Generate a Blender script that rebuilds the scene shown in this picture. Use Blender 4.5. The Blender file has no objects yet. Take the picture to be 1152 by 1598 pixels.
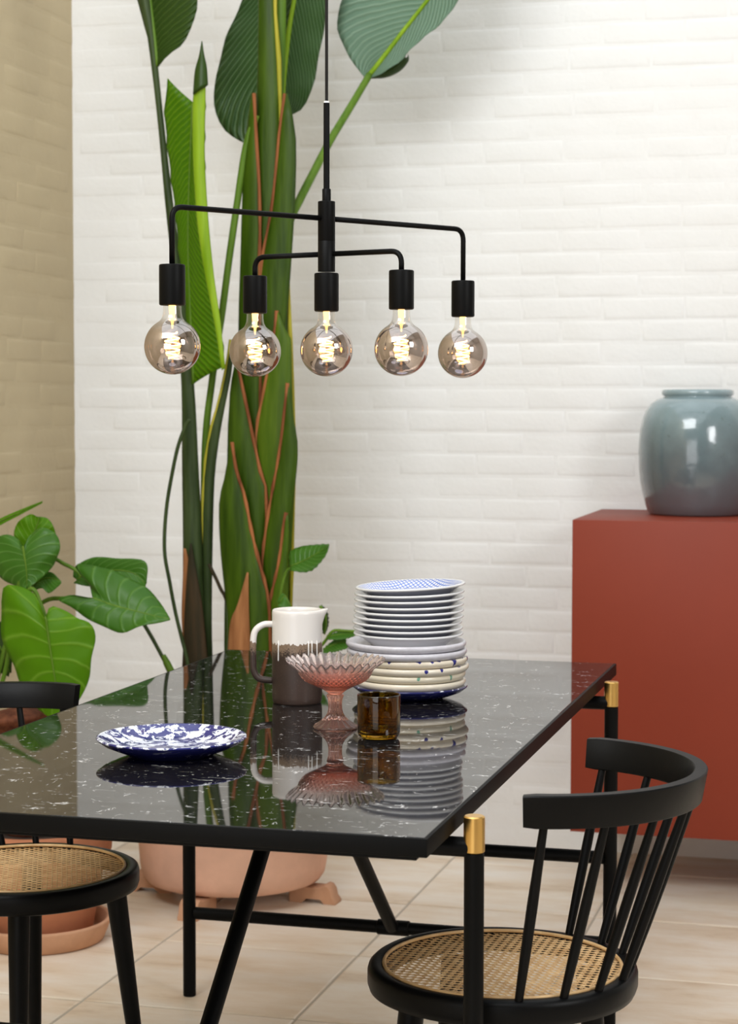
import bpy, bmesh, math, random
from mathutils import Vector, Matrix, Quaternion, noise

random.seed(7)
scn = bpy.context.scene
COL = scn.collection
PI = math.pi

# ------------------------------------------------------------------ camera
cam_d = bpy.data.cameras.new('camera')
cam = bpy.data.objects.new('camera', cam_d)
COL.objects.link(cam)
YAW, PITCH, ROLL = 0.263645, 0.056229, 0.001461
fw = Vector((-math.sin(YAW)*math.cos(PITCH), math.cos(YAW)*math.cos(PITCH), -math.sin(PITCH)))
rt = Vector((math.cos(YAW), math.sin(YAW), 0))
up = rt.cross(fw)
r2 = math.cos(ROLL)*rt + math.sin(ROLL)*up
u2 = -math.sin(ROLL)*rt + math.cos(ROLL)*up
m = Matrix((r2, u2, -fw)).transposed().to_4x4()
m.translation = (0.585814, -4.256158, 1.311365)
cam.matrix_world = m
cam_d.sensor_fit = 'VERTICAL'
cam_d.sensor_height = 36.0
cam_d.lens = 36.0*3050.24/1598.0
cam_d.clip_start = 0.05
cam_d.dof.use_dof = True
cam_d.dof.focus_distance = 3.25
cam_d.dof.aperture_fstop = 8.0
scn.camera = cam

# ------------------------------------------------------------------ world, lights, exposure
w = bpy.data.worlds.new('overcast_sky'); scn.world = w
w.use_nodes = True
bgn = w.node_tree.nodes['Background']
bgn.inputs[0].default_value = (0.93, 0.97, 1.0, 1)
bgn.inputs[1].default_value = 1.5

def area(name, loc, target, sx, sy, power, color=(1, 1, 1)):
    d = bpy.data.lights.new(name, 'AREA'); d.shape = 'RECTANGLE'; d.size = sx; d.size_y = sy
    d.energy = power; d.color = color
    o = bpy.data.objects.new(name, d); COL.objects.link(o)
    o.location = loc
    o.rotation_euler = (Vector(target)-Vector(loc)).to_track_quat('-Z', 'Y').to_euler()
    return o
area('roof_window_light', (-1.0, -3.4, 3.55), (-1.1, 1.3, 1.0), 2.4, 1.3, 116, (0.96, 0.985, 1.0))
area('side_window_light', (2.7, -2.6, 2.4), (-1.7, 1.0, 1.2), 1.0, 1.2, 54, (0.98, 0.99, 1.0))
area('front_fill_light', (-0.6, -6.25, 1.35), (-0.8, 1.3, 0.6), 2.6, 2.0, 52, (0.98, 0.99, 1.0))  # added low fill behind the camera, brightens the floor under the table

scn.view_settings.view_transform = 'Standard'
scn.view_settings.look = 'None'
scn.view_settings.gamma = 1.0
scn.view_settings.use_curve_mapping = False
scn.view_settings.exposure = -0.03
scn.cycles.use_denoising = True
scn.cycles.sample_clamp_indirect = 6.0
scn.cycles.max_bounces = 14
scn.cycles.transmission_bounces = 12
scn.cycles.transparent_max_bounces = 16

# ------------------------------------------------------------------ materials
def newmat(name):
    mt = bpy.data.materials.new(name); mt.use_nodes = True
    nt = mt.node_tree
    return mt, nt, nt.nodes['Principled BSDF'], nt.nodes['Material Output']

def N(nt, t, **kw):
    n = nt.nodes.new(t)
    for k, v in kw.items():
        if k in n.inputs.keys() if isinstance(k, str) else False:
            n.inputs[k].default_value = v
        else:
            setattr(n, k, v)
    return n

def noise_n(nt, scale, detail=4, rough=0.55, coord='Object', vec=None, stretch=None):
    n = nt.nodes.new('ShaderNodeTexNoise')
    n.inputs['Scale'].default_value = scale
    n.inputs['Detail'].default_value = detail
    n.inputs['Roughness'].default_value = rough
    if vec is None:
        tc = nt.nodes.new('ShaderNodeTexCoord')
        if coord == 'World':
            g = nt.nodes.new('ShaderNodeNewGeometry'); vec = g.outputs['Position']
        else:
            vec = tc.outputs[coord]
    if stretch:
        mp = nt.nodes.new('ShaderNodeMapping'); mp.inputs['Scale'].default_value = stretch
        nt.links.new(vec, mp.inputs['Vector']); vec = mp.outputs['Vector']
    nt.links.new(vec, n.inputs['Vector'])
    return n

def ramp(nt, src, stops):
    r = nt.nodes.new('ShaderNodeValToRGB')
    el = r.color_ramp.elements
    while len(el) > 1: el.remove(el[-1])
    el[0].position = stops[0][0]; el[0].color = (*stops[0][1], 1)
    for p, c in stops[1:]:
        e = el.new(p); e.color = (*c, 1)
    nt.links.new(src, r.inputs['Fac'])
    return r

def mathn(nt, op, a, b=None, clamp=False):
    n = nt.nodes.new('ShaderNodeMath'); n.operation = op; n.use_clamp = clamp
    for i, x in enumerate((a, b)):
        if x is None: continue
        if isinstance(x, (int, float)): n.inputs[i].default_value = x
        else: nt.links.new(x, n.inputs[i])
    return n.outputs[0]

def mixc(nt, fac, a, b):
    n = nt.nodes.new('ShaderNodeMix'); n.data_type = 'RGBA'
    for i, x in ((0, fac), (6, a), (7, b)):
        if isinstance(x, (int, float)): n.inputs[i].default_value = x
        elif isinstance(x, tuple): n.inputs[i].default_value = (*x, 1)
        else: nt.links.new(x, n.inputs[i])
    return n.outputs[2]

def bump(nt, bs, height, strength=0.3, dist=0.01):
    b = nt.nodes.new('ShaderNodeBump')
    b.inputs['Strength'].default_value = strength; b.inputs['Distance'].default_value = dist
    nt.links.new(height, b.inputs['Height']); nt.links.new(b.outputs[0], bs.inputs['Normal'])
    return b

def simple(name, col, rough=0.5, metal=0.0, spec=0.5, var=0.0, vscale=12, bumps=0.0, bscale=60, coat=0.0, coord='Object'):
    mt, nt, bs, out = newmat(name)
    bs.inputs['Roughness'].default_value = rough
    bs.inputs['Metallic'].default_value = metal
    bs.inputs['Specular IOR Level'].default_value = spec
    bs.inputs['Coat Weight'].default_value = coat
    bs.inputs['Coat Roughness'].default_value = 0.05
    bs.inputs['Base Color'].default_value = (*col, 1)
    if var > 0:
        n = noise_n(nt, vscale, coord=coord)
        lo = tuple(max(0, x*(1-var)) for x in col); hi = tuple(min(1, x*(1+var)) for x in col)
        r = ramp(nt, n.outputs['Fac'], [(0.3, lo), (0.7, hi)])
        nt.links.new(r.outputs[0], bs.inputs['Base Color'])
    if bumps > 0:
        n = noise_n(nt, bscale, coord=coord)
        bump(nt, bs, n.outputs['Fac'], bumps, 0.004)
    return mt

M = {}
def wall_mat(name, col, col2):
    mt, nt, bs, out = newmat(name)
    n = noise_n(nt, 3.0, 5, coord='World')
    r = ramp(nt, n.outputs['Fac'], [(0.3, col2), (0.7, col)])
    nt.links.new(r.outputs[0], bs.inputs['Base Color'])
    bs.inputs['Roughness'].default_value = 0.6
    bs.inputs['Specular IOR Level'].default_value = 0.3
    n1 = noise_n(nt, 14, 3, coord='World'); n2 = noise_n(nt, 55, 3, coord='World')
    s = mathn(nt, 'ADD', n1.outputs['Fac'], mathn(nt, 'MULTIPLY', n2.outputs['Fac'], 0.35))
    bump(nt, bs, s, 0.22, 0.010)
    return mt
M['white_brick'] = wall_mat('white_painted_brick', (0.85, 0.85, 0.84), (0.81, 0.808, 0.79))
M['beige_brick'] = wall_mat('beige_painted_brick', (0.53, 0.435, 0.27), (0.485, 0.395, 0.245))
M['plain_wall'] = simple('plain_wall', (0.42, 0.40, 0.37), 0.8)
M['dim_wall'] = simple('dim_wall', (0.10, 0.09, 0.08), 0.8)

def tile_mat():
    mt, nt, bs, out = newmat('travertine_tile')
    oi = nt.nodes.new('ShaderNodeObjectInfo')
    g = nt.nodes.new('ShaderNodeNewGeometry')
    va = nt.nodes.new('ShaderNodeVectorMath'); va.operation = 'ADD'
    sc = nt.nodes.new('ShaderNodeVectorMath'); sc.operation = 'SCALE'; sc.inputs[0].default_value = (3.1, 7.7, 0); nt.links.new(oi.outputs['Random'], sc.inputs['Scale'])
    nt.links.new(g.outputs['Position'], va.inputs[0]); nt.links.new(sc.outputs[0], va.inputs[1])
    n = noise_n(nt, 5.0, 6, 0.62, vec=va.outputs[0], stretch=(0.55, 1.6, 1))
    r = ramp(nt, n.outputs['Fac'], [(0.27, (0.58, 0.43, 0.285)), (0.42, (0.79, 0.66, 0.505)), (0.57, (0.86, 0.77, 0.645)), (0.75, (0.89, 0.84, 0.755))])
    tint = ramp(nt, oi.outputs['Random'], [(0, (0.93, 0.92, 0.91)), (1, (1, 1, 1))])
    mx = nt.nodes.new('ShaderNodeMix'); mx.data_type = 'RGBA'; mx.blend_type = 'MULTIPLY'; mx.inputs[0].default_value = 1
    nt.links.new(r.outputs[0], mx.inputs[6]); nt.links.new(tint.outputs[0], mx.inputs[7])
    nt.links.new(mx.outputs[2], bs.inputs['Base Color'])
    bs.inputs['Roughness'].default_value = 0.42
    n2 = noise_n(nt, 22, 4, vec=va.outputs[0])
    bump(nt, bs, n2.outputs['Fac'], 0.25, 0.006)
    return mt
M['tile'] = tile_mat()
M['grout'] = simple('grout', (0.50, 0.44, 0.36), 0.9, bumps=0.3)

M['black_metal'] = simple('matt_black_metal', (0.003, 0.003, 0.003), 0.45, 0.0, 0.09, bumps=0.03, bscale=400)
M['black_wood'] = simple('black_painted_wood', (0.003, 0.003, 0.0031), 0.40, 0.0, 0.11, bumps=0.04, bscale=90)
M['black_edge'] = simple('black_table_edge', (0.003, 0.003, 0.003), 0.45, 0.0, 0.09)
M['brass'] = simple('brushed_brass', (0.80, 0.50, 0.16), 0.30, 1.0)
M['black_cord'] = simple('black_cord', (0.01, 0.01, 0.01), 0.7)
M['white_plastic'] = simple('white_plastic', (0.85, 0.85, 0.85), 0.4)
M['rust'] = simple('rust_red_lacquer', (0.225, 0.034, 0.015), 0.48, 0, 0.28, var=0.04, vscale=3)
M['terracotta'] = simple('terracotta', (0.70, 0.42, 0.30), 0.8, 0, 0.2, var=0.14, vscale=7, bumps=0.3, bscale=25)
M['terracotta_dark'] = simple('weathered_terracotta', (0.44, 0.17, 0.085), 0.75, 0, 0.2, var=0.2, vscale=7, bumps=0.25, bscale=25)
M['terracotta_mid'] = simple('saucer_terracotta', (0.56, 0.31, 0.185), 0.8, 0, 0.2, var=0.18, vscale=9, bumps=0.25, bscale=25)
M['soil'] = simple('soil', (0.035, 0.022, 0.015), 0.95, var=0.4, vscale=40, bumps=0.8, bscale=50)

def marble():
    mt, nt, bs, out = newmat('black_marble')
    tc = nt.nodes.new('ShaderNodeTexCoord')
    def flecks(rot, sc, st, thr_lo, thr_hi, wid):
        mp = nt.nodes.new('ShaderNodeMapping'); mp.inputs['Rotation'].default_value = (0, 0, rot); mp.inputs['Scale'].default_value = st
        nt.links.new(tc.outputs['Object'], mp.inputs['Vector'])
        a = noise_n(nt, sc, 3, 0.6, vec=mp.outputs[0])
        d = mathn(nt, 'ABSOLUTE', mathn(nt, 'SUBTRACT', a.outputs['Fac'], 0.5))
        line = mathn(nt, 'SUBTRACT', 1.0, mathn(nt, 'DIVIDE', d, wid), True)
        bnoise = noise_n(nt, sc*1.7, 2, 0.5, vec=mp.outputs[0])
        bnoise.inputs['Distortion'].default_value = 0.3
        mask = mathn(nt, 'DIVIDE', mathn(nt, 'SUBTRACT', bnoise.outputs['Fac'], thr_lo), thr_hi-thr_lo, True)
        return mathn(nt, 'MULTIPLY', line, mask)
    f1 = flecks(0.45, 11, (1, 2.0, 1), 0.575, 0.67, 0.012)
    f2 = flecks(-0.5, 17, (2.2, 1, 1), 0.61, 0.70, 0.016)
    f3 = flecks(0.15, 34, (0.8, 2.6, 1), 0.635, 0.71, 0.030)
    s = mathn(nt, 'ADD', mathn(nt, 'ADD', f1, f2), f3, True)
    col = mixc(nt, s, (0.010, 0.009, 0.009), (0.75, 0.74, 0.73))
    nt.links.new(col, bs.inputs['Base Color'])
    bs.inputs['Roughness'].default_value = 0.03
    bs.inputs['IOR'].default_value = 1.55
    n = noise_n(nt, 5, 2)
    return mt
M['marble'] = marble()

def leaf_mat(name, dark, light, vein, nveins=26, slant=0.55, transl=0.35, rough=0.35, sharp=5.0, bs_str=0.5, spec=0.22):
    """ribs run from the midrib to the margin; u runs along the leaf, v across it (0.5 = midrib)"""
    mt, nt, bs, out = newmat(name)
    uv = nt.nodes.new('ShaderNodeUVMap'); sep = nt.nodes.new('ShaderNodeSeparateXYZ')
    nt.links.new(uv.outputs[0], sep.inputs[0])
    av = mathn(nt, 'ABSOLUTE', mathn(nt, 'SUBTRACT', sep.outputs[1], 0.5))
    t = mathn(nt, 'SUBTRACT', sep.outputs[0], mathn(nt, 'MULTIPLY', av, slant))
    wob = noise_n(nt, 6, 2, coord='UV')
    t = mathn(nt, 'ADD', t, mathn(nt, 'MULTIPLY', wob.outputs['Fac'], 0.02))
    sn = mathn(nt, 'SINE', mathn(nt, 'MULTIPLY', t, nveins*2*PI))
    h = mathn(nt, 'ADD', mathn(nt, 'MULTIPLY', sn, 0.5), 0.5)
    hp = mathn(nt, 'POWER', h, sharp)
    n = noise_n(nt, 7, 4)
    base = mixc(nt, mathn(nt, 'ADD', mathn(nt, 'MULTIPLY', n.outputs['Fac'], 0.9), -0.0, True), dark, light)
    col = mixc(nt, mathn(nt, 'MULTIPLY', hp, 0.5), base, vein)
    mid = mathn(nt, 'SUBTRACT', 1.0, mathn(nt, 'DIVIDE', av, 0.012), True)
    col = mixc(nt, mid, col, vein)
    nt.links.new(col, bs.inputs['Base Color'])
    bs.inputs['Roughness'].default_value = rough
    bs.inputs['Specular IOR Level'].default_value = spec
    bump(nt, bs, hp if sharp > 8 else h, bs_str, 0.006)
    tr = nt.nodes.new('ShaderNodeBsdfTranslucent')
    br = mixc(nt, 0.35, col, vein)
    nt.links.new(br, tr.inputs[0])
    mx = nt.nodes.new('ShaderNodeMixShader'); mx.inputs[0].default_value = transl
    nt.links.new(bs.outputs[0], mx.inputs[1]); nt.links.new(tr.outputs[0], mx.inputs[2])
    nt.links.new(mx.outputs[0], out.inputs['Surface'])
    return mt
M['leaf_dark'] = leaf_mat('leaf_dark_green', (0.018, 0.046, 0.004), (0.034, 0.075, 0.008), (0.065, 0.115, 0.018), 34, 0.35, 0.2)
M['leaf_big'] = leaf_mat('leaf_deep_green', (0.020, 0.068, 0.010), (0.050, 0.120, 0.026), (0.16, 0.27, 0.12), 34, -0.55, 0.22, 0.33, bs_str=0.7, spec=0.45)
M['leaf_glaucous'] = leaf_mat('leaf_glaucous', (0.12, 0.22, 0.14), (0.20, 0.31, 0.22), (0.32, 0.44, 0.32), 30, -0.45, 0.2, 0.4)
M['leaf_lime'] = leaf_mat('leaf_lime', (0.055, 0.175, 0.0), (0.11, 0.27, 0.002), (0.22, 0.40, 0.012), 40, -0.35, 0.4, 0.35, bs_str=0.35)
M['leaf_bright'] = leaf_mat('leaf_bright_green', (0.065, 0.20, 0.002), (0.15, 0.36, 0.006), (0.28, 0.48, 0.05), 8, 0.45, 0.42, 0.42, sharp=16.0, bs_str=0.25)
M['leaf_mid'] = leaf_mat('leaf_mid_green', (0.035, 0.125, 0.008), (0.085, 0.235, 0.022), (0.17, 0.34, 0.07), 9, 0.5, 0.3, 0.36, sharp=14.0, bs_str=0.3, spec=0.35)

def stalk_mat(name, a, b, rough=0.4):
    mt, nt, bs, out = newmat(name)
    n = noise_n(nt, 9, 4, stretch=(5, 5, 0.5))
    r = ramp(nt, n.outputs['Fac'], [(0.3, a), (0.7, b)])
    nt.links.new(r.outputs[0], bs.inputs['Base Color'])
    bs.inputs['Roughness'].default_value = rough
    bs.inputs['Specular IOR Level'].default_value = 0.16
    bump(nt, bs, n.outputs['Fac'], 0.25, 0.006)
    return mt
M['sheath'] = stalk_mat('green_sheath', (0.018, 0.042, 0.001), (0.050, 0.095, 0.004))
M['sheath_light'] = stalk_mat('light_green_sheath', (0.034, 0.078, 0.002), (0.085, 0.140, 0.008))
M['stalk_dark'] = stalk_mat('dark_stalk', (0.018, 0.032, 0.008), (0.050, 0.075, 0.024))
M['stalk_green'] = stalk_mat('green_stalk', (0.06, 0.13, 0.008), (0.125, 0.22, 0.025))
M['stalk_lime'] = stalk_mat('lime_stalk', (0.14, 0.26, 0.004), (0.25, 0.39, 0.02))
M['stalk_yellow'] = stalk_mat('yellow_margin', (0.30, 0.28, 0.02), (0.42, 0.36, 0.04))
M['red_edge'] = stalk_mat('red_brown_margin', (0.09, 0.020, 0.006), (0.36, 0.13, 0.045), 0.6)
M['husk'] = stalk_mat('tan_husk', (0.20, 0.075, 0.025), (0.42, 0.19, 0.075), 0.8)
M['husk_dark'] = stalk_mat('dark_husk', (0.018, 0.018, 0.008), (0.06, 0.035, 0.016), 0.7)
M['stump'] = stalk_mat('brown_stump', (0.07, 0.022, 0.012), (0.20, 0.07, 0.035), 0.8)

def splatter(name, light, dark, scale, lo, hi, zcut, ragged=0.004, rough=0.12, under=None):
    """speckled glaze inside, plain glaze outside with ragged run-over at the rim"""
    mt, nt, bs, out = newmat(name)
    n = noise_n(nt, scale, 3, 0.65)
    n.inputs['Distortion'].default_value = 0.6
    r = ramp(nt, n.outputs['Fac'], [(lo, dark), (hi, light)])
    tc = nt.nodes.new('ShaderNodeTexCoord'); sep = nt.nodes.new('ShaderNodeSeparateXYZ')
    nt.links.new(tc.outputs['Object'], sep.inputs[0])
    n2 = noise_n(nt, 70, 2, 0.5, stretch=(1, 1, 0.05))
    zz = mathn(nt, 'ADD', sep.outputs[2], mathn(nt, 'MULTIPLY', mathn(nt, 'SUBTRACT', n2.outputs['Fac'], 0.5), ragged*2))
    g = nt.nodes.new('ShaderNodeNewGeometry')
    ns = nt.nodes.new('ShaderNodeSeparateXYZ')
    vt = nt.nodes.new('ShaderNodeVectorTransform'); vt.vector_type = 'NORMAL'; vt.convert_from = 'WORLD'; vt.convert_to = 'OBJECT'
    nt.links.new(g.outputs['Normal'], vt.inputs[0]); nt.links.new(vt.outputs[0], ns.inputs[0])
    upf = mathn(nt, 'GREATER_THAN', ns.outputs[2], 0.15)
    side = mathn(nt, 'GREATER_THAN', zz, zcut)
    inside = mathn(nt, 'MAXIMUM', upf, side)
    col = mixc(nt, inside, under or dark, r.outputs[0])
    nt.links.new(col, bs.inputs['Base Color'])
    bs.inputs['Roughness'].default_value = rough
    bs.inputs['Coat Weight'].default_value = 0.3
    bs.inputs['Coat Roughness'].default_value = 0.05
    return mt
COBALT = (0.012, 0.014, 0.10)
M['splatter'] = splatter('cobalt_splatter_glaze', (0.80, 0.83, 0.92), (0.02, 0.022, 0.16), 52, 0.49, 0.535, 0.0285, 0.006, under=COBALT)
M['cobalt'] = splatter('cobalt_glaze_white_nicks', (0.80, 0.82, 0.88), COBALT, 60, 0.60, 0.64, 0.0262, 0.006, under=COBALT)
def drips(name, base, drip, dens, scale=46):
    mt, nt, bs, out = newmat(name)
    n = noise_n(nt, scale, 1, 0.5, stretch=(1, 1, 0.18))
    tc = nt.nodes.new('ShaderNodeTexCoord'); sep = nt.nodes.new('ShaderNodeSeparateXYZ')
    nt.links.new(tc.outputs['Object'], sep.inputs[0])
    zf = mathn(nt, 'MULTIPLY', mathn(nt, 'SUBTRACT', 0.0245, sep.outputs[2]), 9.0)
    v = mathn(nt, 'SUBTRACT', n.outputs['Fac'], zf)
    f = mathn(nt, 'GREATER_THAN', v, dens)
    col = mixc(nt, f, base, drip)
    nt.links.new(col, bs.inputs['Base Color'])
    bs.inputs['Roughness'].default_value = 0.15
    return mt
M['cream_blue'] = drips('cream_glaze_blue_drips', (0.74, 0.66, 0.53), (0.02, 0.02, 0.18), 0.525)
M['cream_blue_few'] = drips('cream_glaze_few_blue_drips', (0.75, 0.68, 0.56), (0.02, 0.02, 0.18), 0.585)
M['cream_green'] = drips('cream_glaze_green_ticks', (0.72, 0.65, 0.51), (0.16, 0.34, 0.24), 0.60, 60)
M['cream_plain'] = simple('cream_glaze', (0.74, 0.67, 0.55), 0.15, 0, 0.5, var=0.05)
M['lavender'] = simple('lavender_grey_glaze', (0.60, 0.585, 0.63), 0.25, 0, 0.5, var=0.08, vscale=60, bumps=0.05, bscale=120)
M['white_china'] = simple('white_china', (0.74, 0.745, 0.76), 0.14, 0, 0.5)
M['white_shaded_china'] = splatter('white_china_shaded_underside', (0.76, 0.765, 0.78), (0.76, 0.765, 0.78), 20, 0.4, 0.6, 0.0208, 0.0, 0.14, (0.27, 0.28, 0.34))  # blue grey underside paints in the shade between the stacked plates
def blue_lattice():
    mt, nt, bs, out = newmat('blue_lattice_print')
    tc = nt.nodes.new('ShaderNodeTexCoord'); sep = nt.nodes.new('ShaderNodeSeparateXYZ')
    nt.links.new(tc.outputs['Object'], sep.inputs[0])
    x, y = sep.outputs[0], sep.outputs[1]
    a = mathn(nt, 'ABSOLUTE', mathn(nt, 'SINE', mathn(nt, 'MULTIPLY', mathn(nt, 'ADD', x, y), 330)))
    b = mathn(nt, 'ABSOLUTE', mathn(nt, 'SINE', mathn(nt, 'MULTIPLY', mathn(nt, 'SUBTRACT', x, y), 330)))
    lat = mathn(nt, 'LESS_THAN', mathn(nt, 'MINIMUM', a, b), 0.42)
    r2 = mathn(nt, 'SQRT', mathn(nt, 'ADD', mathn(nt, 'MULTIPLY', x, x), mathn(nt, 'MULTIPLY', y, y)))
    inr = mathn(nt, 'LESS_THAN', r2, 0.1005)
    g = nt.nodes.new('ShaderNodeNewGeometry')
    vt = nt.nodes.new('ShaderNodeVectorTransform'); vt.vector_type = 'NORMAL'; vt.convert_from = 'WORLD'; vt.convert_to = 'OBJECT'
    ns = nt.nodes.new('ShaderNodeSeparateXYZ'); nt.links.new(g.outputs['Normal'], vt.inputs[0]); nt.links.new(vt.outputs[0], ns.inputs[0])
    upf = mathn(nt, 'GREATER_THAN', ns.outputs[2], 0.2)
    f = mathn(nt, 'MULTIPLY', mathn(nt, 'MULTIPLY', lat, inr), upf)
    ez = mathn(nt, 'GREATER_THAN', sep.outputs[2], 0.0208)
    base = mixc(nt, mathn(nt, 'MAXIMUM', ez, upf), (0.27, 0.28, 0.34), (0.76, 0.765, 0.78))  # underside darkened too, gap shade painted into the colour
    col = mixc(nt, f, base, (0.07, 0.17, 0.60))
    nt.links.new(col, bs.inputs['Base Color'])
    bs.inputs['Roughness'].default_value = 0.14
    return mt
M['blue_lattice'] = blue_lattice()

def pitcher_mat():
    mt, nt, bs, out = newmat('dipped_stoneware_glaze')
    tc = nt.nodes.new('ShaderNodeTexCoord'); sep = nt.nodes.new('ShaderNodeSeparateXYZ')
    nt.links.new(tc.outputs['Object'], sep.inputs[0])
    z = sep.outputs[2]
    n = noise_n(nt, 105, 2, 0.6, stretch=(1, 1, 0.15))
    sp = noise_n(nt, 520, 2, 0.6)
    zz = mathn(nt, 'ADD', z, mathn(nt, 'MULTIPLY', mathn(nt, 'SUBTRACT', n.outputs['Fac'], 0.5), 0.022))
    white = mathn(nt, 'GREATER_THAN', zz, 0.116)
    d = mathn(nt, 'DIVIDE', mathn(nt, 'SUBTRACT', zz, 0.088), 0.028, True)
    speck = mathn(nt, 'GREATER_THAN', mathn(nt, 'ADD', mathn(nt, 'MULTIPLY', d, 0.42), sp.outputs['Fac']), 0.70)
    low = noise_n(nt, 14, 3)
    dark = ramp(nt, low.outputs['Fac'], [(0.3, (0.030, 0.018, 0.014)), (0.7, (0.052, 0.031, 0.024))])
    c1 = mixc(nt, speck, dark.outputs[0], (0.22, 0.15, 0.10))
    c2 = mixc(nt, white, c1, (0.78, 0.74, 0.70))
    nt.links.new(c2, bs.inputs['Base Color'])
    rr = mixc(nt, white, (0.45, 0.45, 0.45), (0.22, 0.22, 0.22))
    nt.links.new(rr, bs.inputs['Roughness'])
    return mt
M['pitcher'] = pitcher_mat()
M['white_glaze'] = simple('white_glaze', (0.80, 0.77, 0.73), 0.2)

def vase_mat():
    mt, nt, bs, out = newmat('celadon_glaze')
    n = noise_n(nt, 7, 5, 0.6); n2 = noise_n(nt, 45, 3, 0.6)
    tc = nt.nodes.new('ShaderNodeTexCoord'); sep = nt.nodes.new('ShaderNodeSeparateXYZ')
    nt.links.new(tc.outputs['Object'], sep.inputs[0])
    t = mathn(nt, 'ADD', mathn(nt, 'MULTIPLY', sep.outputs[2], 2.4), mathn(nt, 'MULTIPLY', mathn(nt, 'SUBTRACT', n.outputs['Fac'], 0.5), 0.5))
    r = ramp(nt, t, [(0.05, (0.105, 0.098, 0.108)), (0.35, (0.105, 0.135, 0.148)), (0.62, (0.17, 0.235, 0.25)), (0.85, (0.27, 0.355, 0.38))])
    c = mixc(nt, mathn(nt, 'MULTIPLY', mathn(nt, 'GREATER_THAN', n2.outputs['Fac'], 0.68), 0.35), r.outputs[0], (0.09, 0.12, 0.11))
    nt.links.new(c, bs.inputs['Base Color'])
    bs.inputs['Roughness'].default_value = 0.16
    bs.inputs['Coat Weight'].default_value = 0.6
    bs.inputs['Coat Roughness'].default_value = 0.06
    bump(nt, bs, n.outputs['Fac'], 0.25, 0.012)
    return mt
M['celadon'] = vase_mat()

def glass(name, col, rough=0.0, col2=None, z0=0, z1=1, tw=1.0, ior=1.48):
    mt, nt, bs, out = newmat(name)
    bs.inputs['Transmission Weight'].default_value = tw
    bs.inputs['Roughness'].default_value = rough
    bs.inputs['IOR'].default_value = ior
    bs.inputs['Base Color'].default_value = (*col, 1)
    if col2:
        tc = nt.nodes.new('ShaderNodeTexCoord'); sep = nt.nodes.new('ShaderNodeSeparateXYZ')
        nt.links.new(tc.outputs['Object'], sep.inputs[0])
        f = mathn(nt, 'DIVIDE', mathn(nt, 'SUBTRACT', sep.outputs[2], z0), z1-z0, True)
        nt.links.new(mixc(nt, f, col, col2), bs.inputs['Base Color'])
    return mt
M['amber_glass'] = glass('amber_glass', (0.46, 0.26, 0.015))
M['pink_glass'] = glass('pink_pressed_glass', (1.0, 0.42, 0.29), 0.03, (1.0, 0.88, 0.85), 0.080, 0.112, 0.91, 1.38)
M['pink_stem'] = glass('pink_stem_glass', (1.0, 0.60, 0.50), 0.03, tw=0.90, ior=1.38)

def bulb_mat():
    mt, nt, bs, out = newmat('smoked_bulb_glass')
    tc = nt.nodes.new('ShaderNodeTexCoord'); sep = nt.nodes.new('ShaderNodeSeparateXYZ')
    nt.links.new(tc.outputs['Object'], sep.inputs[0])
    # clear neck above the globe, smoky metallised coating below
    f = mathn(nt, 'DIVIDE', mathn(nt, 'SUBTRACT', 0.048, sep.outputs[2]), 0.022, True)
    tr = nt.nodes.new('ShaderNodeBsdfTransparent')
    nt.links.new(mixc(nt, f, (0.96, 0.95, 0.93), (0.60, 0.53, 0.49)), tr.inputs[0])
    gl = nt.nodes.new('ShaderNodeBsdfGlossy'); gl.inputs['Roughness'].default_value = 0.015
    nt.links.new(mixc(nt, f, (1, 1, 1), (0.80, 0.73, 0.69)), gl.inputs[0])
    lw = nt.nodes.new('ShaderNodeLayerWeight'); lw.inputs['Blend'].default_value = 0.35
    a = mathn(nt, 'MULTIPLY', f, 0.36)
    fac = mathn(nt, 'ADD', mathn(nt, 'ADD', a, 0.03), mathn(nt, 'MULTIPLY', lw.outputs['Facing'], 0.35), True)
    mx = nt.nodes.new('ShaderNodeMixShader')
    nt.links.new(fac, mx.inputs[0]); nt.links.new(tr.outputs[0], mx.inputs[1]); nt.links.new(gl.outputs[0], mx.inputs[2])
    nt.links.new(mx.outputs[0], out.inputs['Surface'])
    return mt
M['bulb'] = bulb_mat()
def emit(name, col, s):
    mt, nt, bs, out = newmat(name)
    e = nt.nodes.new('ShaderNodeEmission'); e.inputs[0].default_value = (*col, 1); e.inputs[1].default_value = s
    nt.links.new(e.outputs[0], out.inputs['Surface'])
    return mt
M['filament'] = emit('glowing_filament', (1.0, 0.50, 0.14), 42)
M['filament_post'] = emit('glowing_stem', (1.0, 0.55, 0.18), 4)

def cane_mat():
    mt, nt, bs, out = newmat('woven_cane')
    n = noise_n(nt, 35, 3)
    r = ramp(nt, n.outputs['Fac'], [(0.3, (0.50, 0.28, 0.105)), (0.7, (0.72, 0.48, 0.23))])
    nt.links.new(r.outputs[0], bs.inputs['Base Color'])
    bs.inputs['Roughness'].default_value = 0.45
    return mt
M['cane'] = cane_mat()

# ------------------------------------------------------------------ geometry helpers
class G:
    def __init__(s): s.v = []; s.f = []; s.uv = None
    def add(s, v, f):
        o = len(s.v); s.v += [tuple(x) for x in v]; s.f += [tuple(i+o for i in q) for q in f]; return s

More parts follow.
